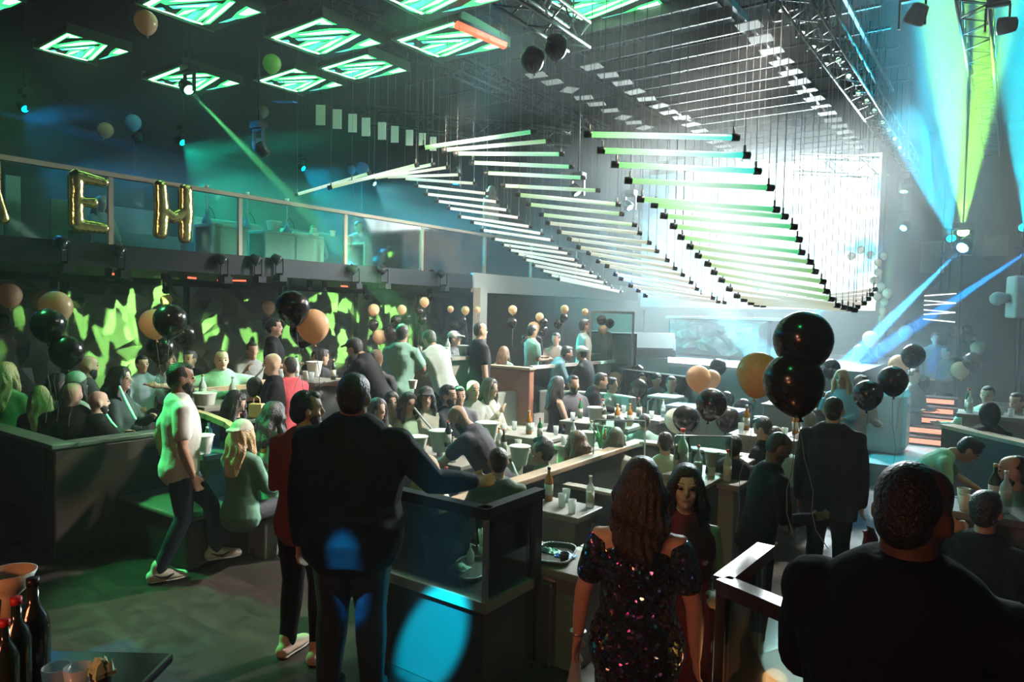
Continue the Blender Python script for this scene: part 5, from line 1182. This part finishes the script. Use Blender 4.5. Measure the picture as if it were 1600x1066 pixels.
def balloon(px, py, w_, k, where, rib=1.0, D=.29, d=None, grp=None):
    d = d or D * F / w_
    if py > 430 and px < 1000: d = min(d, 12.6)
    while True:
        q = at(px, py, d)
        if q.x > -14.0 + D and q.y < 23 and not (q.z < 2.6 + D and q.x < -13.8) and q.z < 7.2: break
        d *= .98
    D = w_ / F * d
    me, mk = balloon_mesh(k); rnd = random.Random(px * 7 + py)
    o = bpy.data.objects.new('balloon', me); COL.objects.link(o); o.location = at(px, py, d); o.scale = (D,) * 3
    o.rotation_euler = (rnd.uniform(-.18, .18), rnd.uniform(-.18, .18), rnd.uniform(0, 6))
    tag(o, '%s balloon %s' % (CN[k], where), 'balloon', grp or 'balloons')
    q = bpy.data.objects.new('knot', mk); COL.objects.link(q); q.parent = o
    if rib:
        L = min(rib, o.location.z - .6 * D - .05) / D
        pts = [Vector((.05 * math.sin(i * 1.1) * i * .3, .04 * math.cos(i * 1.7) * i * .3 - .04, -.68 - L * i / 7)) for i in range(8)]
        MB().loft(pts, [.0024 / D] * 8, n=5).build('ribbon', RIB, o)
    return o
BL = [
 (228,34,34,'G','floating highest at the upper left under the large ceiling screen',0),(425,99,28,'L','below the green ceiling screens',.3),(411,174,18,'G','high up, right of the green beam lamp',0),(165,203,23,'G','olive-lit, left of the blue-lit one above the balcony',0),
 (208,191,24,'B','above the balcony near the left',.8),(216,215,18,'K','hanging just under the left blue-lit balloon',.6),(404,226,21,'B','beside the small blue lamp over the balcony',.8),(566,263,20,'B','larger of the twins over the balcony centre',1.0),(549,265,14,'B','smaller of the twins over the balcony centre',1.0),
 (845,1,36,'K','cut by the top picture edge at the truss',0),(869,72,38,'K','right one of the pair under the truss',0),(832,92,38,'K','left one of the pair under the truss',0),(776,48,25,'G','in shade beside the red light bar',0),
 (14,461,36,'G','at the left picture edge',.8),(3,500,20,'K','cut by the left picture edge below a gold one',.6),(66,468,30,'G','smaller one behind the big left gold balloon',.6),(87,479,48,'G','largest on the far left',.9),(75,507,50,'K','tucked under the big left gold balloon',.7),(104,549,50,'K','lowest of the far left cluster',.5),(122,471,20,'K','dim one behind the far left cluster',.4),
 (260,469,18,'G','tiny one on top of the cluster behind the walking man',.4),(241,505,44,'G','large pale one in the cluster behind the walking man',.6),(266,500,50,'K','largest black one in the cluster behind the walking man',.7),(288,522,34,'K','right of the cluster behind the walking man',.6),(251,545,42,'K','lowest of the cluster behind the walking man',.3),
 (420,480,20,'G','small one above the railing left of the big black balloon',.8),(417,503,18,'K','under the small gold one left of the big black balloon',.5),(457,480,52,'K','very large, behind the large gold balloon',.9),(489,508,50,'G','very large, overlapping the very large black balloon',.9),(476,516,46,'K','half hidden behind the very large gold balloon',.4),
 (584,484,18,'G','small, leftmost of the row under the balcony centre',.5),(628,484,15,'G','small, above the man in teal',.5),(663,472,15,'G','small, topmost under the balcony',.5),(655,487,14,'K','below the topmost small gold one',.4),(593,526,22,'G','in front of the man in teal, on a long ribbon',.9),(611,521,24,'K','touching the gold one in front of the man in teal',.9),(620,502,20,'K','just above the head of the man in teal',.4),(637,498,16,'K','right above the head of the man in teal',.4),(583,507,17,'K','left, behind the long ribbon one',.5),(660,500,14,'K','beside the head of the man in teal, right',.4),
 (727,485,13,'G','small, at the dark door under the balcony end',.5),(722,501,14,'K','upper one over the white cap',.5),(712,509,16,'K','lower one over the white cap',.6),(704,483,10,'G','dim and tiny left of the bright one near the balcony end',.3),(746,484,10,'G','dim and tiny right of the bright one near the balcony end',.3),
 (801,484,14,'G','beside the white column, upper',.4),(800,504,16,'K','beside the white column, lower',.4),(834,512,19,'G','largest right of the white column',.6),(843,495,13,'G','on top of the group right of the white column',.4),(849,504,14,'K','upper right in the group by the white column',.5),(849,516,14,'K','lower right in the group by the white column',.5),(822,531,18,'K','left of the lowest pair by the white column',.6),(838,531,18,'K','right of the lowest pair by the white column',.6),
 (882,483,13,'G','alone high above the standing man in the light',.8),(872,506,14,'K','left of the dark pair near the standing man in the light',.8),(881,497,13,'K','right of the dark pair near the standing man in the light',.8),(914,487,10,'G','tiny, above the glass screen corner',.3),(940,500,15,'K','left of the trio at the glass screen',.5),(953,505,14,'K','right of the trio at the glass screen',.5),(942,515,15,'G','lowest of the trio at the glass screen',.9),
 (961,592,22,'G','low over the rear booth beside the black pair',.6),(996,582,25,'K','upper of the pair in front of the stage',.5),(998,606,28,'K','lower of the pair in front of the stage',.7),
 (1091,590,38,'G','largest at the left of the central bunch',.7),(1111,592,29,'G','behind the left one of the central bunch',.5),(1122,573,26,'K','topmost of the central bunch',.5),(1112,631,48,'K','biggest of the central bunch',.6),(1072,654,42,'K','lowest left of the central bunch',.4),(1056,656,36,'P','hidden behind the lowest left black one',.3),(1137,654,38,'K','lowest right of the central bunch',.4),(1162,637,29,'K','rightmost of the central bunch',.4),(1138,613,22,'G','small one peeking at the right of the central bunch',.3),(1134,624,27,'K','behind the biggest of the central bunch',.3),(1126,597,16,'K','small one in the heart of the central bunch',.3),
 (1164,547,20,'G','small white-lit one above the large gold balloon',.3),(1151,568,17,'K','small one left of the large gold balloon',.3),(1185,583,66,'G','very large one beside the two giant black balloons',.9),(1255,531,90,'K','giant one on top of the right bunch',.8),(1240,597,92,'K','giant one below the other giant',.6),
 (1298,575,29,'K','small one right of the giant pair',.8),(1356,616,44,'K','tilted one lowest left of the right bunch',.6),(1395,594,44,'K','biggest of the right bunch, on a long ribbon',.9),(1438,599,28,'K','lowest right of the right bunch',.7),(1427,555,35,'K','upper right of the right bunch',.8),(1404,569,29,'G','between the black ones of the right bunch',.4),(1344,549,24,'K','leftmost small one of the trio at the blue beam',.5),(1358,565,24,'K','lowest small one of the trio at the blue beam',.5),(1384,545,23,'K','rightmost small one of the trio at the blue beam',.5),(1363,549,18,'K','hidden one in the middle of the trio at the blue beam',.3),
 (1360,529,24,'G','left of the two above the trio at the blue beam',.4),(1375,525,19,'G','right of the two above the trio at the blue beam',.4),(1387,508,18,'K','faint one right where the blue beam ends',.3),(1415,519,21,'G','at the right end of the blue beam',.4),(1422,511,20,'K','behind the gold one at the end of the blue beam',.4),
 (1493,517,19,'G','in the smoke at the right, topmost',.6),(1511,516,17,'K','faint in the smoke at the right',.4),(1516,531,20,'K','in the smoke above the right trio',.4),(1528,544,21,'G','in the smoke, rightmost',.4),(1520,564,28,'K','largest of the right trio',.6),(1492,568,22,'K','left of the right trio',.5),(1500,578,26,'G','lowest of the right trio on two ribbons',.9),
 (946,765,38,'K','left beside the hair of the woman in sequins',.4),(976,731,26,'K','behind the hair of the woman in sequins',.3),(462,634,24,'K','behind the face of the man in the red shirt',.3),
]
for x, y, w_, k, wh, rb_ in BL: balloon(x, y, w_, k, wh, rb_, grp='balloons in bunches over the booths' if y > 430 else 'balloons high in the room')
for i, (x, y, w_, k) in enumerate([(1372, 425, 12, 'G'), (1366, 438, 12, 'G'), (1376, 448, 13, 'P'), (1387, 458, 15, 'P'), (1370, 463, 12, 'G'), (1382, 472, 12, 'P'), (1380, 486, 13, 'G'), (1381, 400, 11, 'P'), (1372, 410, 11, 'G'), (1360, 398, 12, 'P'), (1345, 390, 12, 'G'), (1330, 400, 12, 'G'), (1378, 497, 11, 'G')]):
    balloon(x, y, w_, k, 'in the pale balloon garland beside the screen, %s of the chain' % NUM[i], 0, d=15.3, grp='balloon garland beside the screen')
# ---------------------------------------------------------------- props
ICE = bpy.data.materials.new('frosted_white_plastic'); ICE.use_nodes = True; b = ICE.node_tree.nodes['Principled BSDF']
b.inputs['Base Color'].default_value = (.85, .86, .80, 1); b.inputs['Roughness'].default_value = .35; b.inputs['Subsurface Weight'].default_value = .3; b.inputs['Subsurface Radius'].default_value = (.05, .05, .05)
def pot(px, py, w_, d, label, m=ICE, z=None, grp='ice buckets', bottles=0):
    """tapered bucket centred on the pixel"""
    r = w_ / F * d / 2; h = r * 1.75; p = at(px, py, d); t = empty('ice_bucket', (p.x, p.y, p.z - h / 2), random.random() * 3, label, 'ice bucket', grp)
    MB().lathe([(r * .62, 0), (r * .66, .01), (r * .93, h * .92), (r, h), (r * .95, h), (r * .88, h * .92), (r * .6, .02), (.001, .02)], n=20).build('bucket', m, t)
    MB().lathe([(r * .96, h * .97), (r * 1.03, h), (r * .96, h * 1.03)], n=20).build('rim', m, t)
    return t, Vector((p.x, p.y, p.z - h / 2)), r, h
BOT = {'clear': mat('bottle_clear', (.7, .8, .8), .1, alpha=.55), 'dark': mat('bottle_dark', (.02, .03, .02), .1, coat=.5), 'green': mat('bottle_green', (.02, .12, .04), .1, coat=.5), 'white': mat('bottle_white', (.85, .88, .88), .2), 'blue': mat('bottle_blue', (.1, .4, .9), .15), 'amber': mat('bottle_amber', (.35, .14, .03), .12)}
def bottle(p, h, k, label, cap=(.7, .1, .08), grp='bottles on the tables', lab=True):
    t = empty('bottle', p, 0, label, 'bottle', grp); r = h * .13
    MB().lathe([(r * .9, 0), (r, .01), (r, h * .58), (r * .8, h * .68), (r * .36, h * .78), (r * .33, h * .93)], n=16).build('glass', BOT[k], t)
    MB().lathe([(r * .4, h * .93), (r * .4, h)], n=12).build('cap', mat('cap_%.1f_%.1f' % cap[:2], cap, .35), t)
    if lab: MB().lathe([(r * 1.01, h * .18), (r * 1.015, h * .5)], n=16).build('paper_band', mat('bottle_paper', (.6, .58, .5), .6), t)
    return t
def cup(p, h, r, m, label, name='glass', grp='glasses on the tables'):
    o = MB().lathe([(r * .75, 0), (r, h), (r * .93, h), (r * .68, h * .06), (.001, h * .06)], n=14).build(name, m); o.location = p
    return tag(o, label, 'glass' if name == 'glass' else 'cup', grp)
GL = mat('drinking_glass', (.8, .9, .88), .08, alpha=.45)
TBL = mat('table_grey', (.17, .16, .14), .4, var=.2)
def table(px, py, d, w_, dp, label, h=None, m=TBL):
    p = at(px, py, d); t = empty('low_table', (p.x, p.y, 0), 0, label, 'table', 'tables in the booths')
    if p.x < -7.42: t.location.z = .34
    H = p.z - t.location.z
    bevel(MB().box(-w_ / 2, w_ / 2, -dp / 2, dp / 2, H - .05, H).build('tabletop', m, t), .008)
    bevel(MB().box(-w_ / 2 + .06, w_ / 2 - .06, -dp / 2 + .06, dp / 2 - .06, 0, H - .05).build('pedestal', m, t), .01)
    return Vector((p.x, p.y, p.z))
def setting(c, w_, dp, seed, where, n=5):
    """glasses, cups and bottles standing on a table whose top centre is c"""
    rnd = random.Random(seed)
    sl = [(-.35, -.3), (.35, .3), (-.1, .32), (.3, -.3), (0, -.05), (-.38, .2), (.12, -.35), (.4, 0), (-.2, 0)]
    for i in range(n):
        u, v = sl[i]; p = c + Vector((u * w_, v * dp, 0)); k = rnd.random()
        nm = ['front left', 'back right', 'back', 'front right', 'middle', 'far left', 'front centre', 'far right', 'inner left'][i]
        if k < .35: bottle(p, rnd.uniform(.24, .3), rnd.choice(['clear', 'dark', 'green', 'white', 'amber']), 'bottle, %s, on the %s' % (nm, where), rnd.choice([(.02, .02, .02), (.5, .4, .15), (.7, .7, .7), (.6, .06, .05)]))
        elif k < .8: cup(p, .11, .034, GL, 'glass, %s, on the %s' % (nm, where))
        else: cup(p, .10, .04, mat('paper_cup', (.75, .75, .7), .6), 'paper cup, %s, on the %s' % (nm, where), 'paper_cup', 'paper cups')
TB = [(690, 712, 7.2, .95, .55, 'table before the seated row by the waiter'), (768, 700, 7.6, .7, .5, 'table right of the bending waiter'), (828, 678, 8.6, .8, .5, 'table with glasses left of the curved sofa'),
      (940, 660, 9.2, 1.0, .5, 'table in front of the woman in jeans'), (1000, 650, 9.9, .8, .5, 'table behind the woman in jeans toward the stage'), (925, 697, 7.9, .8, .5, 'table between the brown-haired women'),
      (1110, 740, 6.3, .7, .6, 'table behind the upright glass pane'), (1200, 678, 7.6, .7, .5, 'glossy table beside the man looking down'),
      (480, 592, 8.9, .9, .5, 'table behind the tier railing'), (690, 555, 10.0, .8, .5, 'table behind the man in white on the tier'), (320, 628, 7.6, .8, .5, 'table in the booth behind the walking man'),
      (1563, 648, 8.7, .9, .5, 'table in front of the man in pale green'), (1570, 800, 4.5, .6, .4, 'table beside the hand on the head'), (330, 700, 6.7, .6, .5, 'table behind the arched panel'), (415, 725, 6.4, .5, .4, 'table left of the red shirt'), (880, 792, 5.6, .5, .4, 'near end table in the long middle booth')]
for i, q in enumerate(TB):
    c = table(*q[:6]); setting(c, q[3], q[4], i * 5 + 2, q[5].split(' with glasses')[0], 8 if i in (3, 6, 11) else 6)
for q in [(652, 697, 34, 6.9, 'cream ice bucket nearest the big man, on the row table'), (688, 689, 37, 7.1, 'cream ice bucket holding bottles beside the waiter'), (761, 677, 38, 7.4, 'cream ice bucket right of the waiter'), (709, 751, 24, 6.2, 'small cream ice bucket below the waiter'),
          (317, 695, 34, 6.3, 'blue-lit ice bucket beside the walking man'), (320, 630, 36, 7.4, 'green-lit bucket behind the walking man'), (491, 577, 26, 8.8, 'ice bucket behind the tier railing'), (930, 648, 26, 9.0, 'white ice bucket in front of the woman in jeans'),
          (920, 686, 26, 7.8, 'pale bucket with green leaves between the women'), (672, 638, 16, 8.2, 'small bucket near the pipe-smoking woman'), (812, 712, 34, 6.9, 'turquoise-lit ice bucket beside the mohawk man'), (1112, 716, 24, 6.2, 'low white bowl-like bucket behind the glass pane'),
          (724, 548, 18, 10.0, 'ice bucket beside the white-capped person'), (645, 601, 15, 8.3, 'small bucket behind the seated women'), (1188, 660, 20, 7.5, 'small ice bucket at the glossy table')]:
    pot(*q[:5])
for q in [(428, 357, 24, 0, 'blue-lit ice bucket on the balcony, left'), (490, 372, 16, 0, 'white ice bucket on the balcony, middle'), (545, 376, 14, 0, 'ice bucket on the balcony by the post'), (520, 365, 10, 0, 'tiny ice bucket on the balcony')]:
    p = on_line(q[0], q[1], -10.45); pot(q[0], q[1], q[2], (p - CAM).dot(fw), q[4], grp='ice buckets on the balcony')
for i, q in enumerate([(1066, 706, 6.3, .42, 'white', 'tall white bottle behind the upright glass pane'), (697, 757, 6.0, .3, 'clear', 'clear bottle with a red cap below the waiter'), (1091, 722, 6.2, .3, 'clear', 'clear bottle beside the tall white bottle'),
     (700, 678, 7.0, .26, 'dark', 'dark bottle sticking out beside the waiter'), (787, 690, 7.2, .26, 'dark', 'dark bottle right of the cream bucket'), (942, 644, 9.0, .34, 'white', 'white bottle beside the white ice bucket'), (998, 636, 9.8, .26, 'dark', 'dark bottle on the table toward the stage')]):
    p = at(*q[:3]); bottle(p - Vector((0, 0, q[3] * .5)), q[3], q[4], q[5])
LEAF = mat('green_leaf', (.15, .5, .2), .45)
pl_ = empty('aloe_plant', at(938, 700, 7.7), 0, 'small pale-green spiky plant between the two brown-haired women', 'plant')
for k in range(7):
    a = k * .9; r = .05 + .02 * (k % 3)
    MB().loft([(0, 0, 0), (r * .6 * math.cos(a), r * .6 * math.sin(a), .13), (r * 1.6 * math.cos(a), r * 1.6 * math.sin(a), .24)], [(.016, .007), (.014, .005), (.003, .002)], n=8).build('leaf', LEAF, pl_)
# hookahs
def hookah(p, h, label, m1, m2, grp='hookahs'):
    t = empty('hookah', p, 0, label, 'hookah', grp); k = h
    MB().lathe([(.09 * k, 0), (.11 * k, .02 * k), (.12 * k, .07 * k), (.07 * k, .17 * k), (.035 * k, .26 * k), (.04 * k, .31 * k)], n=18).build('water_vase', m1, t)
    MB().lathe([(.02 * k, .31 * k), (.028 * k, .36 * k), (.014 * k, .40 * k), (.014 * k, .6 * k), (.03 * k, .63 * k), (.014 * k, .66 * k), (.014 * k, .86 * k)], n=12).build('stem', m2, t)
    MB().lathe([(.02 * k, .80 * k), (.11 * k, .82 * k), (.11 * k, .83 * k), (.02 * k, .82 * k)], n=18).build('ash_plate', m2, t)
    MB().lathe([(.02 * k, .86 * k), (.05 * k, .92 * k), (.055 * k, .97 * k), (.045 * k, .97 * k)], n=14).build('bowl', mat('clay_bowl', (.7, .62, .45), .5), t)
    MB().loft([(.02 * k, 0, .36 * k), (.12 * k, 0, .42 * k), (.2 * k, .05 * k, .3 * k), (.24 * k, .08 * k, .12 * k)], [.009 * k] * 4, n=7).build('hose', BMETAL, t)
    return t
hookah(at(306, 788, 6.0) , .62, 'glass hookah standing on the low bench beside the walking man', mat('hookah_glass', (.5, .6, .5), .08, alpha=.6), STEEL).location.z = .46
for px, py, l in ((323, 362, 'tall blue-lit hookah on the balcony behind the glass'), (448, 382, 'hookah on the balcony left of the glass post'), (386, 372, 'pale hookah on the balcony beside the first post')):
    p = on_line(px, py, -10.4); hookah((p.x, p.y, 3.5), .62, l, mat('hookah_blue', (.2, .5, .8), .15), STEEL, 'hookahs on the balcony')
def hose(a, b, label, r=.011, m=None):
    a = Vector(a); b = Vector(b); o = MB().loft([a, a.lerp(b, .5) + Vector((0, 0, -.01)), b], [r * .8, r, r * .9], n=8).build('hookah_hose', m or mat('silver_hose', (.75, .8, .82), .3, .3))
    return tag(o, label, 'hose', 'hookah mouthpieces')
hose(at(187, 604, 6.6), at(212, 655, 6.2), 'white hose mouthpiece held by the woman with curly hair')
hose(at(167, 648, 5.8), at(182, 668, 5.7), 'pale hose mouthpiece of the bald man in profile', .009)
hose(at(648, 638, 7.6), at(678, 674, 7.2), 'white hose mouthpiece of the woman in the seated row')
hose(at(413, 574, 7.7), at(399, 589, 7.7), 'short mouthpiece of the bald man on the tier')
hose(at(800, 723, 6.6), at(811, 747, 6.4), 'white hose mouthpiece beside the turquoise bucket')
# handbag
t = empty('paper_bag', at(401, 652, 6.7), .5, 'small tan bag with a loop handle left of the man in red', 'bag')
bevel(MB().box(-.065, .065, -.04, .04, 0, .13).build('body', mat('tan_bag', (.75, .42, .2), .5), t), .006)
MB().loft([(-.035, 0, .12), (-.03, 0, .18), (0, 0, .20), (.03, 0, .18), (.035, 0, .12)], [.006] * 5, n=6).build('handle', mat('tan_bag', (.75, .42, .2)), t)
# curved sofas
def curved_sofa(c, rz, r, a0, a1, label, m, h=.85, t_=.14):
    t = empty('curved_sofa', c, rz, label, 'sofa', 'curved sofas')
    for nm, ra, rb, z0, z1 in (('backrest', r, r + t_, 0, h), ('seat', r - .5, r, 0, .42)):
        vs, fs = [], []; n = 14
        for i in range(n + 1):
            a = R(a0 + (a1 - a0) * i / n)
            for rr in (ra, rb):
                for z in (z0, z1): vs.append((rr * math.cos(a), rr * math.sin(a), z))
        for i in range(n):
            q = 4 * i; p = q + 4
            fs += [(q, p, p + 1, q + 1), (q + 2, q + 3, p + 3, p + 2), (q + 1, p + 1, p + 3, q + 3), (q, q + 2, p + 2, p)]
        fs += [(0, 1, 3, 2), (4 * n, 4 * n + 2, 4 * n + 3, 4 * n + 1)]
        bevel(MB().add(vs, fs).build(nm, m, t), .03, 3)
    return t
curved_sofa(at(880, 640, 10.3) * 1, R(0), 1.15, 60, 190, 'pale curved sofa behind the woman in jeans', LEATHW, .95).location.z = 0
curved_sofa((-8.0, 6.0, .34), 0, 1.3, 110, 250, 'green leather curved sofa on the left tier', LEATH)
# seats under the row in front of the tier
t = empty('long_sofa', (-6.85, 7.0, 0), 0, 'long pale sofa against the tier wall under the seated row', 'sofa')
bevel(MB().box(-.3, .35, -1.9, 1.9, 0, .42).build('seat', LEATHW, t), .04, 3)
bevel(MB().box(-.42, -.28, -1.9, 1.9, 0, .86).build('backrest', LEATHW, t), .04, 3)
# glass panes on the partitions
for nm, px, py, d, w_, h_, rz, l in (('glass_pane', 1098, 720, 6.1, .48, .42, 35, 'upright clear glass pane in front of the broad person in black'), ('glass_pane', 968, 678, 7.0, .5, .26, 35, 'low clear glass pane in front of the brown-haired woman')):
    t = empty('glass_screen', at(px, py, d), R(rz), l, 'glass pane', 'glass panes on the partitions')
    MB().box(-w_ / 2, w_ / 2, -.005, .005, -h_ / 2, h_ / 2).build('pane', GLASS, t)
    MB().box(-w_ / 2, w_ / 2, -.008, .008, h_ / 2, h_ / 2 + .01).build('top_edge', STEEL, t)
    MB().box(-w_ / 2 - .01, -w_ / 2, -.008, .008, -h_ / 2 - .3, h_ / 2).build('edge', STEEL, t); MB().box(w_ / 2, w_ / 2 + .01, -.008, .008, -h_ / 2 - .3, h_ / 2).build('edge', STEEL, t)
# counter tray, soap pump, straw cup
def tray(c, rz, a, b, label):
    t = empty('serving_tray', c, rz, label, 'tray', 'oval trays')
    def ring(r, z, rr): return [(r[0] * math.copysign(abs(math.cos(q)) ** .55, math.cos(q)), r[1] * math.copysign(abs(math.sin(q)) ** .55, math.sin(q)), z) for q in [2 * PI * k / 28 for k in range(28)]]
    vs = ring((a * .92, b * .9), .004, 0) + ring((a, b), .03, 0) + ring((a, b), .022, 0) + ring((a * .92, b * .9), 0, 0); n = 28
    fs = [tuple(range(n)), tuple(range(4 * n - 1, 3 * n - 1, -1))]
    for j in range(3):
        for k in range(n): fs.append((j * n + k, j * n + (k + 1) % n, (j + 1) * n + (k + 1) % n, (j + 1) * n + k))
    MB().add(vs, fs).build('base', mat('tray_dark', (.05, .06, .05), .25), t)
    rim = ring((a * 1.0, b * 1.0), .03, 0); mb = MB()
    for k in range(n): mb.tube(rim[k], rim[(k + 1) % n], .005, 6)
    mb.build('rim', STEEL, t)
    return t
c = atz(735, 893, .558); tray(c, R(90 + 20), .20, .12, 'oval steel-rimmed tray behind the counter glass')
NAP = mat('teal_napkin', (.25, .65, .5), .6)
o = crumple('napkin', (0, 0, 0), (.13, .02, 0), (-.01, .10, 0), 7, 6, .03, NAP, None, 9, .003); o.location = c + Vector((-.14, -.08, .012)); tag(o, 'crumpled teal cloth on the near end of the counter tray', 'cloth')
pb = empty('soap_pump', atz(735, 878, .565), 0, 'small clear pump bottle standing in the counter tray', 'bottle')
MB().lathe([(.022, 0), (.026, .01), (.026, .06), (.012, .08), (.010, .09)], n=14).build('body', BOT['clear'], pb); MB().tube((0, 0, .09), (0, 0, .125), .005).tube((0, 0, .12), (.04, 0, .118), .004).build('pump', mat('pump_white', (.8, .85, .8), .4), pb)
sc_ = empty('straw_cup', atz(754, 868, .565), 0, 'white cup full of white straws on the counter', 'cup')
MB().lathe([(.028, 0), (.036, .07), (.034, .07), (.02, .005)], n=14).build('cup', mat('paper_cup', (.75, .75, .7)), sc_)
for k in range(9):
    a = k * 2.4; MB().tube((.012 * math.cos(a), .012 * math.sin(a), .02), (.035 * math.cos(a), .035 * math.sin(a), .17 + .01 * (k % 3)), .0045, 6).build('straw', mat('straw_white', (.8, .82, .75), .5), sc_)
t_ = table(868, 870, 4.6, .62, .42, 'dark side table beside the service counter'); c = Vector((t_.x, t_.y, t_.z + .002))
tray(c, R(110), .19, .12, 'oval steel-rimmed tray on the side table beyond the counter post')
o = crumple('napkin', (0, 0, 0), (.12, .0, 0), (0, .10, 0), 6, 6, .025, mat('blue_napkin', (.05, .35, .9), .5), None, 4, .003); o.location = c + Vector((.0, -.02, .012)); tag(o, 'bright blue folded cloth in the second tray', 'cloth')
o = crumple('napkin', (0, 0, 0), (.12, .0, 0), (0, .08, 0), 6, 6, .025, NAP, None, 5, .003); o.location = c + Vector((-.13, .0, .012)); tag(o, 'teal crumpled cloth in the second tray', 'cloth')
cup(c + Vector((.1, -.06, .01)), .05, .035, BMETAL, 'small black bowl in the second tray', 'small_bowl', 'small bowls')
# foreground left: table with hookah bowl, bottles and glasses
c = at(30, 1120, 1.75)
t = empty('side_table', (c.x, c.y, 0), R(-55), 'dark side table with bottles in the lower left corner', 'table')
bevel(MB().box(-.34, .30, -.22, .22, c.z - .03, c.z).build('tabletop', mat('table_black', (.02, .02, .02), .15), t), .008)
MB().box(-.05, .05, -.05, .05, 0, c.z - .03).build('leg', BMETAL, t)
def onT(px, py): return atz(px, py, c.z)
p = at(14, 905, 1.8)
h_ = empty('hookah', (p.x, p.y, c.z), 0, 'hookah with a wide cream bowl in the lower left corner', 'hookah', 'hookahs'); zz = p.z - c.z
MB().lathe([(.02, zz - .10), (.016, zz - .05), (.045, zz - .02), (.062, zz + .02), (.058, zz + .02), (.04, zz - .01), (.002, zz - .02)], n=24).build('bowl', mat('cream_ceramic', (.75, .7, .5), .3), h_)
MB().lathe([(.012, .18), (.012, zz - .1)], n=10).build('stem', mat('cream_ceramic', (.75, .7, .5)), h_)
MB().lathe([(.05, 0), (.06, .03), (.05, .1), (.02, .19)], n=18).build('water_vase', BOT['dark'], h_)
for i, (px, py, d, h, k, cp, l) in enumerate([(52, 990, 1.62, .26, 'dark', (.01, .01, .01), 'dark bottle with a black cap in the lower left corner'), (26, 1010, 1.55, .22, 'dark', (.6, .04, .04), 'dark bottle with a red cap in the lower left corner'), (8, 1040, 1.5, .2, 'dark', (.6, .04, .04), 'small bottle with a red cap at the very corner')]):
    q = at(px, py, d); b_ = bottle((q.x, q.y, q.z - h * .5), h, k, l, cp, 'bottles in the lower left corner', False)
for i, (px, l) in enumerate([(88, 'short glass right of the corner bottles'), (122, 'short glass next to the salt-filled tumbler')]):
    q = at(px, 1062, 1.6); cup((q.x, q.y, q.z - .05), .08, .03, GL, l, 'glass', 'glasses in the lower left corner')
q = at(158, 1064, 1.6); cup((q.x, q.y, q.z - .05), .075, .024, mat('black_tumbler', (.02, .02, .02), .2), 'dark tumbler filled with pale crumpled tissue in the lower left', 'tumbler', 'tumblers')
o = crumple('tissue', (0, 0, 0), (.045, 0, 0), (0, .045, 0), 6, 6, .03, mat('tissue_green', (.45, .7, .45), .7), None, 3, .01); o.location = Vector((q.x - .022, q.y - .022, q.z + .025)); tag(o, 'pale crumpled tissue in the dark tumbler', 'tissue')
# chrome stool below the stage
t = empty('chrome_stool', (at(1040, 625, 10.6).x, at(1040, 625, 10.6).y, 0), 0, 'chrome tube stool in front of the stage', 'stool')
zt = at(1040, 622, 10.6).z
for sx in (-1, 1): MB().loft([(sx * .2, -.2, 0), (sx * .2, -.18, zt - .05), (sx * .18, 0, zt), (sx * .2, .18, zt - .05), (sx * .2, .2, 0)], [.014] * 5, n=8).build('leg', STEEL, t)
bevel(MB().box(-.22, .22, -.2, .2, zt, zt + .04).build('seat', mat('seat_white', (.7, .72, .72), .4), t), .015)
